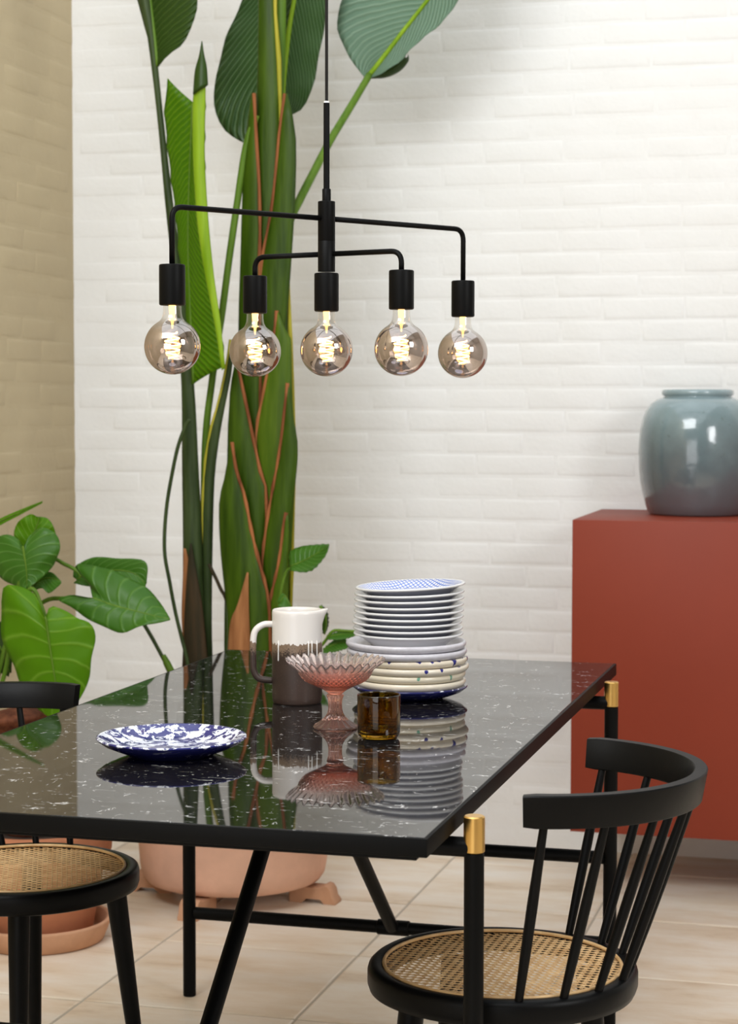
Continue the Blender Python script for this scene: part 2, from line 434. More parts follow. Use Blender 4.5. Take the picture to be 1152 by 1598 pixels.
def build(name, g, mat, parent=None, smooth=True, angle=None, world=False):
    """one mesh object; world=True: vertices are in world metres, stored relative to the parent thing"""
    me = bpy.data.meshes.new(name)
    v = g.v
    off = Vector((0, 0, 0))
    if world and parent is not None:
        p = parent
        while p is not None: off = off + p.location; p = p.parent
        v = [tuple(Vector(x)-off) for x in v]
    me.from_pydata(v, [], g.f)
    if g.uv:
        ul = me.uv_layers.new(name='UVMap')
        for lp in me.loops: ul.data[lp.index].uv = g.uv[lp.vertex_index]
    me.validate()
    bm = bmesh.new(); bm.from_mesh(me); bmesh.ops.recalc_face_normals(bm, faces=bm.faces); bm.to_mesh(me); bm.free()
    if smooth:
        me.shade_smooth()
        if angle: me.set_sharp_from_angle(angle=math.radians(angle))
    me.materials.append(mat)
    o = bpy.data.objects.new(name, me); COL.objects.link(o)
    if parent is not None: o.parent = parent
    return o

def thing(name, label, cat, loc=(0, 0, 0), rz=0.0, group=None):
    o = bpy.data.objects.new(name, None); COL.objects.link(o)
    o.location = loc; o.rotation_euler = (0, 0, rz)
    o.empty_display_size = 0.05
    o['label'] = label; o['category'] = cat
    if group: o['group'] = group
    return o
def tag(o, label, cat, group=None):
    o['label'] = label; o['category'] = cat
    if group: o['group'] = group
    return o
def struct(o): o['kind'] = 'structure'; return o
def stuff(o): o['kind'] = 'stuff'; return o

def lathe(prof, n=48, closed=False, fr=None):
    """prof: list of (r,z). fr(i_ring, angle) -> (dr, dz)"""
    g = G(); v = []; f = []; idx = []
    for i, (r, z) in enumerate(prof):
        if r < 1e-6:
            idx.append([len(v)]); v.append((0, 0, z)); continue
        row = []
        for k in range(n):
            a = 2*PI*k/n; dr, dz = fr(i, a) if fr else (0, 0)
            row.append(len(v)); v.append(((r+dr)*math.cos(a), (r+dr)*math.sin(a), z+dz))
        idx.append(row)
    pairs = list(zip(idx[:-1], idx[1:]))
    if closed: pairs.append((idx[-1], idx[0]))
    for A, B in pairs:
        for k in range(n):
            k2 = (k+1) % n
            if len(A) == 1 and len(B) == 1: continue
            if len(A) == 1: f.append((A[0], B[k], B[k2]))
            elif len(B) == 1: f.append((A[k], B[0], A[k2]))
            else: f.append((A[k], B[k], B[k2], A[k2]))
    return g.add(v, f)

def catmull(P, k=6):
    P = [Vector(p) for p in P]
    if len(P) < 3: return [P[0].lerp(P[1], t/k) for t in range(k+1)]
    Q = [2*P[0]-P[1]] + P + [2*P[-1]-P[-2]]; out = []
    for i in range(1, len(Q)-2):
        a, b, c, d = Q[i-1:i+3]
        for s in range(k):
            t = s/k
            out.append(0.5*((2*b)+(c-a)*t+(2*a-5*b+4*c-d)*t*t+(3*b-a-3*c+d)*t**3))
    out.append(P[-1]); return out

def resample(P, n):
    P = [Vector(p) for p in P]
    L = [0]
    for a, b in zip(P, P[1:]): L.append(L[-1]+(b-a).length)
    out = []; j = 0
    for i in range(n):
        s = L[-1]*i/(n-1)
        while j < len(P)-2 and L[j+1] < s: j += 1
        d = L[j+1]-L[j]
        out.append(P[j].lerp(P[j+1], (s-L[j])/d if d > 1e-9 else 0))
    return out

def tube(path, r, n=10, flat=1.0):
    """r scalar or list (per path point); capped"""
    path = [Vector(p) for p in path]
    R = r if isinstance(r, (list, tuple)) else [r]*len(path)
    v = []; f = []
    t0 = (path[1]-path[0]).normalized()
    ref = Vector((0, 0, 1)) if abs(t0.z) < 0.9 else Vector((1, 0, 0))
    nrm = t0.cross(ref).normalized()
    for i, p in enumerate(path):
        t = ((path[min(i+1, len(path)-1)]-path[max(i-1, 0)])).normalized()
        nrm = (nrm-t*nrm.dot(t)).normalized(); b = t.cross(nrm)
        for k in range(n):
            a = 2*PI*k/n
            v.append(p+R[i]*(math.cos(a)*nrm+math.sin(a)*b*flat))
    for i in range(len(path)-1):
        for k in range(n):
            k2 = (k+1) % n
            f.append((i*n+k, i*n+k2, (i+1)*n+k2, (i+1)*n+k))
    f.append(tuple(range(n-1, -1, -1))); f.append(tuple((len(path)-1)*n+k for k in range(n)))
    return v, f
def gtube(path, r, n=10): return G().add(*tube(path, r, n))

def rod(a, b, r0, r1=None, n=16, bev=0.0015):
    a, b = Vector(a), Vector(b); r1 = r0 if r1 is None else r1
    d = (b-a).normalized()
    return gtube([a, a+d*bev, b-d*bev, b], [r0-bev, r0, r1, r1-bev], n)

def box(x0, x1, y0, y1, z0, z1, bev=0.0, seg=2):
    bm = bmesh.new()
    bmesh.ops.create_cube(bm, size=1)
    for v in bm.verts:
        v.co = Vector(((x0+x1)/2+v.co.x*(x1-x0), (y0+y1)/2+v.co.y*(y1-y0), (z0+z1)/2+v.co.z*(z1-z0)))
    if bev > 0: bmesh.ops.bevel(bm, geom=bm.edges[:], offset=bev, segments=seg, affect='EDGES', profile=0.5)
    g = G(); bm.verts.index_update()
    g.add([tuple(v.co) for v in bm.verts], [tuple(v.index for v in f.verts) for f in bm.faces]); bm.free()
    return g

def bent(P, rad, k=6):
    """polyline with rounded corners"""
    P = [Vector(p) for p in P]; out = [P[0]]
    for a, b, c in zip(P, P[1:], P[2:]):
        u = (a-b).normalized(); w2 = (c-b).normalized()
        s, e = b+u*rad, b+w2*rad
        for i in range(k+1):
            t = i/k; out.append(s*(1-t)**2+b*2*t*(1-t)+e*t*t)
    out.append(P[-1]); return out

# ================================================================== THE ROOM
XL, XR, YB, YF, ZC = -1.88, 3.0, 1.3745, -6.4, 3.7

floor = struct(build('floor', box(XL-0.3, XR+0.1, YF, YB+0.1, -0.12, -0.0028), M['grout'], smooth=False))
def tile_mesh(i):
    rr = random.Random(100+i); W, D = 0.483, 0.488
    def ring(inset, z, jit):
        pts = []
        for (cx, cy, ex, ey) in ((-1, -1, 1, 0), (1, -1, 0, 1), (1, 1, -1, 0), (-1, 1, 0, -1)):
            for s in (0.0, 0.34, 0.67):
                x = cx*(W/2-inset)+ex*s*(W-2*inset); y = cy*(D/2-inset)+ey*s*(D-2*inset)
                pts.append((x+rr.uniform(-jit, jit), y+rr.uniform(-jit, jit), z))
        return pts
    a, b, c = ring(0, -0.012, 0), ring(0.0, -0.0016, 0.0010), ring(0.0035, 0, 0.0010)
    n = 12; v = a+b+c; f = []
    for o in (0, n):
        for k in range(n): f.append((o+k, o+(k+1) % n, o+n+(k+1) % n, o+n+k))
    f.append(tuple(range(2*n, 3*n)))
    g = G().add(v, f)
    return g
tile_protos = []
def place_tile(x, y):
    i = random.randrange(4)
    if len(tile_protos) <= i:
        for j in range(len(tile_protos), 4):
            tile_protos.append(None)
    if tile_protos[i] is None:
        o = build('tile', tile_mesh(i), M['tile'], floor, smooth=False); tile_protos[i] = o
    else:
        o = tile_protos[i].copy(); COL.objects.link(o); o.parent = floor
    o.location = (x, y, random.uniform(-0.0006, 0.0006)); o.rotation_euler = (random.uniform(-.0008, .0008), random.uniform(-.0008, .0008), 0)
for i in range(-2, 8):
    for j in range(-14, 2):
        x = -0.63+0.49*i-0.245; y = 0.645+0.495*j+0.2475
        if x+0.245 < XL+0.02 and False: continue
        if y > YB+0.2 or y < YF+0.2: continue
        place_tile(x, y)

# --- painted brick walls: shallow rounded bricks bedded in a thick coat of paint
BH, BP, BL = 0.0585, 0.065, 0.232
def brick_mesh(i):
    """faces -Y, lies in y 0..-0.005"""
    rr = random.Random(i*7+1)
    hx, hz = BL/2-0.003, BH/2
    def ring(inset, y, jit):
        pts = []
        for (cx, cz, ex, ez) in ((-1, -1, 1, 0), (1, -1, 0, 1), (1, 1, -1, 0), (-1, 1, 0, -1)):
            ns = 3 if ex else 1
            for s in range(ns):
                x = cx*(hx-inset)+ex*s/ns*2*(hx-inset); z = cz*(hz-inset)+ez*s/ns*2*(hz-inset)
                pts.append((x+rr.uniform(-jit, jit)*1.5, y, z+rr.uniform(-jit, jit)))
        return pts
    n = 8
    v = ring(-0.004, 0.002, 0.0006)+ring(0.0, 0.0001, 0.0014)+ring(0.0090, -0.0008, 0.0030)
    f = []
    for o in (0, n):
        for k in range(n): f.append((o+k, o+(k+1) % n, o+n+(k+1) % n, o+n+k))
    f.append(tuple(range(2*n, 3*n)))
    return G().add(v, f)
BRICKS = [brick_mesh(i) for i in range(8)]

def brick_wall(name, mat, place, rng, z_rng, zoff, is_part, seed):
    """place(s, z) -> matrix of a brick at run s and height z; bricks that show large are parts, the others one mass"""
    rr = random.Random(seed)
    protos = [None]*len(BRICKS); mass = G(); npart = 0
    k = 0; z = zoff
    while z < z_rng[1]:
        s = rng[0]+((0.5 if k % 2 else 0.0)+rr.uniform(-0.13, 0.13))*BL-BL
        while s < rng[1]:
            i = rr.randrange(len(BRICKS))
            mt = place(s+BL/2, z+BH/2) @ Matrix.Translation((0, rr.uniform(-0.0006, 0.0006), rr.uniform(-0.0012, 0.0012))) @ Matrix.Rotation(rr.uniform(-0.006, 0.006), 4, 'Y')
            c = s+BL/2
            if rng[0]+0.02 < c < rng[1]-0.02:
                if is_part(c, z+BH/2):
                    if protos[i] is None:
                        o = build('brick', BRICKS[i], mat, name); protos[i] = o
                    else:
                        o = protos[i].copy(); COL.objects.link(o); o.parent = name
                    o.matrix_local = mt; npart += 1
                else:
                    mass.add([mt @ Vector(p) for p in BRICKS[i].v], BRICKS[i].f)
            s += BL+0.003
        z += BP; k += 1
    if mass.v:
        stuff(build('brick_field', mass, mat, name))
    print(name.name, 'brick parts', npart)

wb = struct(build('wall_back', box(XL-0.15, XR+0.1, YB+0.004, YB+0.16, -0.05, ZC), M['white_brick'], smooth=False))
def back_part(x, z):
    if not (-1.95 < x < 0.27 and 0.0 < z < 2.53): return False
    if x > -0.13 and z < 0.98: return False
    if z < 0.42 and x < -0.75: return False
    if z < 0.72 and x < -0.95: return False
    return True
brick_wall(wb, M['white_brick'], lambda s, z: Matrix.Translation((s, YB+0.004, z)), (XL+0.001, 1.1), (0, 3.2), 0.964-15*BP+0.003, back_part, 3)

wl = struct(build('wall_left', box(XL-0.3, XL-0.004, YF, YB+0.1, -0.05, ZC), M['beige_brick'], smooth=False))
RL = Matrix.Rotation(PI/2, 4, 'Z')
brick_wall(wl, M['beige_brick'], lambda s, z: Matrix.Translation((XL-0.004, s, z)) @ RL, (-0.3, YB-0.002), (0, 3.0), 0.964-15*BP+0.012,
           lambda y, z: y > 0.70 and 0.72 < z < 2.6, 5)
struct(build('wall_right', box(XR, XR+0.15, YF, YB+0.1, -0.05, ZC), M['plain_wall'], smooth=False))
struct(build('wall_front', box(XL-0.3, XR+0.1, YF-0.15, YF, -0.05, ZC), M['dim_wall'], smooth=False))
cl_ = box(XL-0.3, XR+0.1, YF, -4.0, ZC, ZC+0.1)
cl2 = box(1.5, XR+0.1, -4.0, YB+0.1, ZC, ZC+0.1)  # unseen slab added to narrow the sky opening and dim the right side
struct(build('ceiling', cl_.add(cl2.v, cl2.f), M['plain_wall'], smooth=False))
# timber beam of the glass roof that carries the lamp (above the frame)
struct(build('trim_1', box(XL-0.1, XR+0.05, -0.875, -0.815, ZC-0.16, ZC), M['black_metal'], smooth=False))

# ================================================================== CABINET + VASE
CX0, CY0, CZ0, CZ1 = -0.236, 0.845, 0.173, 1.003
cab = thing('sideboard', 'rust red lacquered sideboard fixed to the white brick wall', 'cabinet', (0.46, 1.11, CZ0))
build('carcass', box(CX0, 1.164, CY0+0.019, YB-0.002, CZ0, CZ1, 0.0012), M['rust'], cab, angle=35, world=True)
for x0, x1 in ((CX0, 0.4625), (0.4655, 1.164)):
    build('door', box(x0, x1, CY0, CY0+0.018, CZ0, CZ1-0.0005, 0.0012), M['rust'], cab, angle=35, world=True)
vase = thing('stoneware_jar', 'round shouldered blue grey glazed jar on the rust red sideboard', 'vase', (0.055, 1.18, CZ1))
vp = [(0, 0.006), (0.095, 0.006), (0.10, 0.0), (0.126, 0.0), (0.1335, 0.006), (0.1415, 0.03), (0.149, 0.0585), (0.1555, 0.09), (0.159, 0.125), (0.1605, 0.165), (0.1598, 0.2),
      (0.156, 0.235), (0.150, 0.262), (0.141, 0.286), (0.128, 0.305), (0.112, 0.317), (0.098, 0.3215), (0.0925, 0.3235),
      (0.0925, 0.326), (0.0965, 0.328), (0.099, 0.3335), (0.0975, 0.341), (0.093, 0.344), (0.087, 0.343), (0.083, 0.338), (0.083, 0.32), (0.11, 0.30), (0.14, 0.25), (0.15, 0.17), (0.13, 0.03), (0.0, 0.016)]
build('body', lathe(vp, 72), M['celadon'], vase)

# ================================================================== TABLE
TZ = 0.74
tab = thing('dining_table', 'long black marble dining table on a black tubular frame with brass caps', 'table', (-0.45, -0.9, 0))
top = build('tabletop', box(-0.9, 0.0, -1.791, 0.0, TZ-0.026, TZ-0.0006, 0.0015), M['black_edge'], tab, angle=35, world=True)
slab = build('marble_inlay', box(-0.8945, -0.0055, -1.7855, -0.0055, TZ-0.012, TZ, 0.0006, 1), M['marble'], top, angle=35, world=True)
LYR, LYF = -0.25, -1.61
LXL, LXR = -0.905, 0.0245
ux = -0.8
build('underframe', box(-0.885, -0.018, -1.775, -0.018, TZ-0.034, TZ-0.0261, 0.001, 1), M['black_metal'], tab, angle=35, world=True)
for (x, y) in ((LXR, LYR), (LXR, LYF), (LXL, LYR), (LXL, LYF)):
    hi = 0.735 if x > -0.5 else 0.704
    lg = build('leg', rod((x, y, 0.0), (x, y, hi-0.052), 0.0142, n=24), M['black_metal'], tab, angle=40, world=True)
    build('brass_cap', rod((x, y, hi-0.052), (x, y, hi), 0.0150, n=28, bev=0.0018), M['brass'], lg, angle=40, world=True)['label'] = 'brushed brass cap'
XM = (LXL+LXR)/2
for y in (LYR, LYF):
    build('top_rail', rod((LXL+0.005, y, 0.690), (LXR-0.005, y, 0.690), 0.0140, n=20), M['black_metal'], tab, angle=40, world=True)
    build('cross_rail', rod((LXL+0.012, y, 0.366), (LXR-0.012, y, 0.366), 0.0135, n=20), M['black_metal'], tab, angle=40, world=True)
    lr = build('lower_rail', rod((LXL+0.012, y, 0.186), (LXR-0.012, y, 0.186), 0.0135, n=20), M['black_metal'], tab, angle=40, world=True)
    build('sleeve', rod((-0.475, y, 0.186), (-0.405, y, 0.186), 0.0165, n=20), M['black_metal'], lr, angle=40, world=True)
build('brace', rod((-0.44, LYR-0.012, 0.190), (-0.44, -0.885, 0.702), 0.0140, n=20), M['black_metal'], tab, angle=40, world=True)
build('brace', rod((-0.44, LYF+0.012, 0.188), (-0.44, -0.965, 0.702), 0.0140, n=20), M['black_metal'], tab, angle=40, world=True)

# ================================================================== CHAIRS
def cane_weave(R):
    g = G(); p = 0.0125; z0 = 0.0
    def ribbon(a, b, wd, zb, amp, per, ph):
        a, b = Vector((*a, 0)), Vector((*b, 0)); L = (b-a).length
        if L < 0.01: return
        d = (b-a)/L; nn = Vector((-d.y, d.x, 0))
        n = max(2, int(L/per*2)); v = []; f = []
        for i in range(n+1):
            q = a+d*(L*i/n)
            s = (q.x+q.y if False else d.dot(q))
            z = zb+amp*math.cos(2*PI*s/per+ph)
            for sx, dz in ((-1, -0.0003), (-0.6, 0.0003), (0.6, 0.0003), (1, -0.0003)):
                v.append(q+nn*wd/2*sx+Vector((0, 0, z+dz)))
        for i in range(n):
            for k in range(3): f.append((i*4+k, i*4+k+1, (i+1)*4+k+1, (i+1)*4+k))
        g.add(v, f)
    def chord(n, off):
        if abs(off) >= R: return None
        h = math.sqrt(R*R-off*off); t = (-n[1], n[0])
        return ((n[0]*off-t[0]*h, n[1]*off-t[1]*h), (n[0]*off+t[0]*h, n[1]*off+t[1]*h))
    K = int(R/p)+2
    for k in range(-K, K+1):
        for e in (-0.0012, 0.0012):
            for n, zb, ph in (((1, 0), 0.0, 0.0), ((0, 1), 0.0002, PI)):
                c = chord(n, k*p+e)
                if c: ribbon(*c, 0.0015, zb, 0.0003, 2*p, ph+PI*k)
    q = p*math.sqrt(2)/2*2
    for k in range(-K, K+1):
        for n, zb in (((0.7071, 0.7071), 0.0007), ((0.7071, -0.7071), 0.0005)):
            c = chord(n, (k+0.5)*p*math.sqrt(2)/2)
            if c and True: ribbon(*c, 0.0017, zb, 0.0002, p*1.414, PI*k)
    return g

SEAT_R, SEAT_Z = 0.2065, 0.455
def chair(label, loc, rz):
    t = thing('dining_chair', label, 'chair', loc, rz, 'black spindle back chairs at the table')
    # local: back towards +X, seat faces -X
    Ri = 0.183
    prof = [(Ri-0.004, SEAT_Z-0.034), (SEAT_R-0.010, SEAT_Z-0.040), (SEAT_R-0.003, SEAT_Z-0.037), (SEAT_R, SEAT_Z-0.028), (SEAT_R, SEAT_Z-0.010), (SEAT_R-0.002, SEAT_Z-0.003),
            (SEAT_R-0.007, SEAT_Z), (Ri+0.003, SEAT_Z), (Ri, SEAT_Z-0.002), (Ri-0.004, SEAT_Z-0.010)]
    def sq(i, a):   # a slightly squared round seat
        return (0.004*(abs(math.sin(2*a))-0.4), 0)
    build('seat_ring', lathe(prof, 96, True, sq), M['black_wood'], t, angle=50)
    cw = build('cane_seat', G().add(*tube([(Ri*math.cos(a)*0.993, Ri*math.sin(a)*0.993, SEAT_Z-0.001) for a in [2*PI*k/64 for k in range(65)]], 0.0030, 6)), M['cane'], t)
    cw['label'] = 'woven natural cane panel'
    o = build('cane_weave', cane_weave(Ri+0.001), M['cane'], cw); o.location = (0, 0, SEAT_Z-0.0062); stuff(o)
    # curved back rail, leaning outwards
    A = 83; n = 40
    g = G(); v = []; f = []
    sect = [(-0.0105, -0.0225), (-0.0085, -0.0245), (0.0085, -0.0245), (0.0105, -0.0225), (0.0105, 0.0225), (0.0085, 0.0245), (-0.0085, 0.0245), (-0.0105, 0.0225)]
    cx, cy, rx, ry = 0.050, 0.025, 0.240, 0.243
    ring_pt = lambda a, dr=0.0: Vector((cx+(rx+dr)*math.cos(a), cy+(ry+dr)*math.sin(a), 0))
    ZR = 0.737
    for i in range(n+1):
        a = math.radians(-A+2*A*i/n)
        e = min(1.0, min(i, n-i)/1.0*0.5+0.5) if False else 1.0
        lean = 0.30
        for (dr, dz) in sect:
            if i in (0, n): dr *= 0.8; dz *= 0.94
            p = ring_pt(a, dr+dz*lean*0.6); p.z = ZR+dz
            v.append(p)
    # square off the two ends with a small rounded cap
    S = len(sect)
    for i in range(n):
        for k in range(S): f.append((i*S+k, i*S+(k+1) % S, (i+1)*S+(k+1) % S, (i+1)*S+k))
    f.append(tuple(range(S-1, -1, -1))); f.append(tuple(n*S+k for k in range(S)))
    g.add(v, f)
    build('back_rail', g, M['black_wood'], t, angle=40)
    for b, tp in zip((-70, -50, -31, -11, 11, 31, 50, 70), (-76, -54, -32.5, -11, 11, 32.5, 54, 76)):
        ab, at = math.radians(b), math.radians(tp)
        pb = Vector(((SEAT_R-0.012)*math.cos(ab), (SEAT_R-0.012)*math.sin(ab), SEAT_Z-0.002))
        pt = ring_pt(at, -0.006); pt.z = ZR-0.020
        P = [pb.lerp(pt, s) for s in (0, 0.25, 0.55, 1.0)]
        build('spindle', gtube(P, [0.0062, 0.0076, 0.0080, 0.0060], 14), M['black_wood'], t, angle=50)
    for (a, s) in ((48, 1), (-48, 1), (132, 1), (-132, 1)):
        ar = math.radians(a)
        tpv = Vector((0.163*math.cos(ar), 0.163*math.sin(ar), SEAT_Z-0.036))
        btv = Vector((0.215*math.cos(ar), 0.215*math.sin(ar), 0.0))
        P = [btv.lerp(tpv, s) for s in (0, 0.01, 0.5, 0.93, 1)]
        build('leg', gtube(P, [0.0105, 0.0115, 0.0160, 0.0195, 0.0195], 20), M['black_wood'], t, angle=50)
    return t
chair('black spindle back chair with cane seat in front of the rust red sideboard', (0.015, -1.352, 0), math.radians(-2))
chair('black spindle back chair with cane seat at the left edge, beside the broad leaved plant', (-0.952, -0.985, 0), math.radians(180-21))

# ================================================================== TABLEWARE
def set_lathe(name, prof, mat, loc, label, cat, group=None, n=72, tilt=None, fr=None):
    o = build(name, lathe(prof, n, False, fr), mat, None, angle=None)
    o.location = loc
    if tilt: o.rotation_euler = tilt
    tag(o, label, cat, group)
    return o
# wide shallow plate (foot, curved flank, rounded rim, well)
def plate_prof(R, h, foot, well, wr, lip=0.0035, flank=0.0):
    return [(0, 0.0035), (foot-0.007, 0.0035), (foot-0.005, 0.0), (foot, 0.0), (foot+0.003, 0.002),
            (foot+(R-foot)*0.40, 0.002+(h-lip-0.002)*(0.30+flank*0.3)), (foot+(R-foot)*0.78, 0.002+(h-lip-0.002)*(0.66+flank*0.3)),
            (R-0.001, h-lip), (R, h-lip*0.55), (R-0.0008, h-lip*0.15), (R-0.0025, h),
            (R-0.006, h-0.0008), (wr+(R-wr)*0.55, well+(h-well)*0.55), (wr+(R-wr)*0.2, well+(h-well)*0.12), (wr-0.004, well), (wr*0.5, well-0.0003), (0, well-0.0003)]
pl = (-0.543, -1.302, 0.74)
set_lathe('dinner_plate', plate_prof(0.122, 0.0310, 0.066, 0.0120, 0.080, 0.004), M['splatter'], (pl[0], pl[1], TZ),
          'blue and white splatter glazed plate lying alone on the marble table', 'plate', None, 96)
SX, SY = (-0.318, -0.602)
tops = [0.762, 0.774, 0.788, 0.8035, 0.8185, 0.8325, 0.846]
PB = lambda R: [(0, 0.004), (0.063, 0.004), (0.066, 0.0), (0.072, 0.0), (0.076, 0.003), (R-0.012, 0.0085), (R-0.004, 0.0118), (R-0.0006, 0.0165), (R, 0.0195), (R-0.0008, 0.0228), (R-0.003, 0.0243),
                (R-0.0062, 0.0240), (R-0.014, 0.0195), (R-0.022, 0.0158), (R-0.030, 0.0147), (0.05, 0.0145), (0, 0.0145)]
G1 = 'plates in the tall stack'
set_lathe('dinner_plate', plate_prof(0.112, 0.0260, 0.062, 0.0140, 0.080, 0.004, -0.2), M['cobalt'], (SX, SY, TZ), 'dark cobalt blue plate with white rim nicks, bottom of the tall stack', 'plate', G1)
labs = [('cream plate, second from the bottom of the tall stack, directly on the dark blue one', M['cream_plain'], 0.1085, 0.0),
        ('cream plate with green ticks on its side, third from the bottom of the tall stack', M['cream_green'], 0.1085, -0.0005),
        ('cream plate with a few blue dots, below the cream plate with many blue drips', M['cream_blue_few'], 0.1125, 0.002),
        ('cream plate with many blue drips, directly under the two lavender grey plates', M['cream_blue'], 0.1115, 0.001),
        ('lower of the two lavender grey plates in the middle of the stack', M['lavender'], 0.1165, -0.006),
        ('upper of the two lavender grey plates, under the small white ones', M['lavender'], 0.1165, -0.0075)]
dxr, dyr = math.cos(YAW), math.sin(YAW)
z = TZ+0.0142
for (lb, mt, R, dx) in labs:
    set_lathe('dinner_plate', PB(R), mt, (SX+dx*dxr, SY+dx*dyr, z), lb, 'plate', G1, tilt=(0, 0, 190*z))
    z += 0.01465
PA = [(0, 0.0035), (0.062, 0.0035), (0.066, 0.0), (0.072, 0.0), (0.0745, 0.003), (0.081, 0.0085), (0.089, 0.0142), (0.0965, 0.0186), (0.1030, 0.0210), (0.1056, 0.0218), (0.1065, 0.0232), (0.1062, 0.0248), (0.1048, 0.0258), (0.1025, 0.0256),
      (0.095, 0.0236), (0.088, 0.0202), (0.080, 0.0146), (0.073, 0.0108), (0.04, 0.0104), (0, 0.0104)]
white_lab = ['small white plate, lowest of the nine white ones, resting on the lavender plates',
             'small white plate, second from the bottom of the nine white ones', 'small white plate, third from the bottom of the nine white ones',
             'small white plate, fourth from the bottom of the nine white ones', 'small white plate, exactly in the middle of the nine white ones',
             'small white plate, fourth from the top of the tall stack', 'small white plate, third from the top of the tall stack',
             'small white plate, directly under the blue patterned top plate', 'small white plate with blue lattice pattern, tilted on top of the tall stack']
z9 = z
tl = [0, 0.001, 0.002, 0.004, 0.008, 0.014, 0.020, 0.028, 0.050]
dxs = [-0.003, -0.004, -0.0055, -0.0025, -0.0020, -0.0020, -0.001, -0.0005, 0.0015]
po = None
for i in range(9):
    if po is None or i in (1, 8):
        o = build('side_plate', lathe(PA, 72), (M['white_china'] if i == 0 else M['white_shaded_china']) if i < 8 else M['blue_lattice'], None)
        if i < 2: po = o
    else:
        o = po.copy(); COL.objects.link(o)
    zz = z9+0.0112*i+sum(tl[:i+1])*0.03*0+ (0.0008 if i > 5 else 0)+(0.0022 if i == 8 else 0)
    o.location = (SX+dxs[i]*dxr, SY+dxs[i]*dyr, zz)
    q = Quaternion(Vector((-dyr*-1*0+0.26, -0.965, 0)).normalized(), tl[i])
    o.rotation_euler = (Quaternion((0, 0, 1), 0.7*i) if False else q).to_euler()
    tag(o, white_lab[i], 'plate', G1)

# pitcher
pc = (-0.509, -0.723, 0.74)
pit = thing('pitcher', 'dark brown stoneware pitcher with white dripping glaze at its rim', 'pitcher', (pc[0], pc[1], TZ))
pr = [(0, 0.004), (0.040, 0.004), (0.042, 0.0), (0.0445, 0.0), (0.0465, 0.003), (0.0475, 0.012), (0.0478, 0.05), (0.0478, 0.10), (0.0476, 0.13), (0.0476, 0.150), (0.0476, 0.165), (0.0478, 0.172), (0.0472, 0.1765), (0.0455, 0.1782), (0.0435, 0.177), (0.0422, 0.172), (0.0420, 0.16), (0.0420, 0.05), (0.0415, 0.012), (0, 0.010)]
spa = YAW-0.12
def spout(i, a):
    z = pr[i][1]
    d = (a-spa+PI) % (2*PI)-PI
    k = max(0, (z-0.146)/0.032)
    if i >= 16: k = 0
    wgt = math.exp(-(d/0.20)**2)
    return (0.0130*k**1.6*wgt, 0.0025*k*wgt)
build('body', lathe(pr, 128, False, spout), M['pitcher'], pit)
ha = YAW+PI+0.05
hd = Vector((math.cos(ha), math.sin(ha), 0))
hp = [hd*0.046+Vector((0, 0, 0.150)), hd*0.064+Vector((0, 0, 0.149)), hd*0.079+Vector((0, 0, 0.138)), hd*0.0835+Vector((0, 0, 0.118)), hd*0.0835+Vector((0, 0, 0.080)), hd*0.082+Vector((0, 0, 0.060)), hd*0.072+Vector((0, 0, 0.046)), hd*0.046+Vector((0, 0, 0.042))]
hc = catmull(hp, 6)
build('handle', gtube(hc, [0.0062]*len(hc), 12), M['pitcher'], pit)
for ang, zt, zb in ((YAW-PI/2-0.80, 0.122, 0.083), (YAW-PI/2+0.50, 0.122, 0.094), (YAW-PI/2+0.66, 0.122, 0.096), (YAW-PI/2+0.93, 0.122, 0.088)):
    d = Vector((math.cos(ang), math.sin(ang), 0))
    P = [d*0.0474+Vector((0, 0, zt)), d*0.0476+Vector((0, 0, (zt+zb)/2)), d*0.0478+Vector((0, 0, zb+0.002)), d*0.0476+Vector((0, 0, zb))]
    build('glaze_drip', gtube(P, [0.0014, 0.0012, 0.0015, 0.0006], 8), M['white_glaze'], pit)

# pink pressed glass compote
cc = (-0.358, -0.985, 0.74)
com = thing('glass_compote', 'pink pressed glass footed bowl with a ruffled rim', 'bowl', (cc[0], cc[1], TZ))
NF = 32
outer = [(0.012, 0.0600), (0.0148, 0.0635), (0.021, 0.068), (0.030, 0.0725), (0.041, 0.0775), (0.050, 0.0830), (0.0565, 0.0890), (0.0608, 0.0950), (0.0645, 0.1000), (0.0685, 0.1045), (0.0735, 0.1090), (0.0790, 0.1135), (0.0840, 0.1175), (0.0862, 0.1195)]
inner = [(0.0858, 0.1203), (0.0825, 0.1190), (0.0770, 0.1150), (0.0715, 0.1105), (0.0665, 0.1062), (0.0620, 0.1010), (0.0580, 0.0950), (0.0535, 0.0895), (0.0470, 0.0840), (0.0385, 0.0795), (0.028, 0.0758), (0.015, 0.0735), (0, 0.0728)]
bp_ = []
def dens(P, k):
    out = []
    for a, b in zip(P, P[1:]):
        for s in range(k): out.append((a[0]+(b[0]-a[0])*s/k, a[1]+(b[1]-a[1])*s/k))
    return out+[P[-1]]
o2 = dens(outer, 3); i2 = dens(inner, 2); bprof = [(0, 0.058)]+o2+i2
no = len(o2)
def flute(i, a):
    r, z = bprof[i]
    if i == 0: return (0, 0)
    rim = max(0.0, min(1.0, (z-0.0985)/0.014))
    fl = math.cos(NF*a)
    dz = 0.0035*rim*rim*fl
    if i <= no:
        dia = max(0.0, 1-abs(z-0.0900)/0.0120)
        u = 20*a; w_ = (z-0.081)*400
        dd = (abs(math.sin(u+w_))*abs(math.sin(u-w_)))
        return (0.0022*rim*fl+0.0036*min(1, dia*2)*dd, dz)
    return (0.0013*rim*fl, dz)
build('bowl', lathe(bprof, NF*10, False, flute), M['pink_glass'], com)
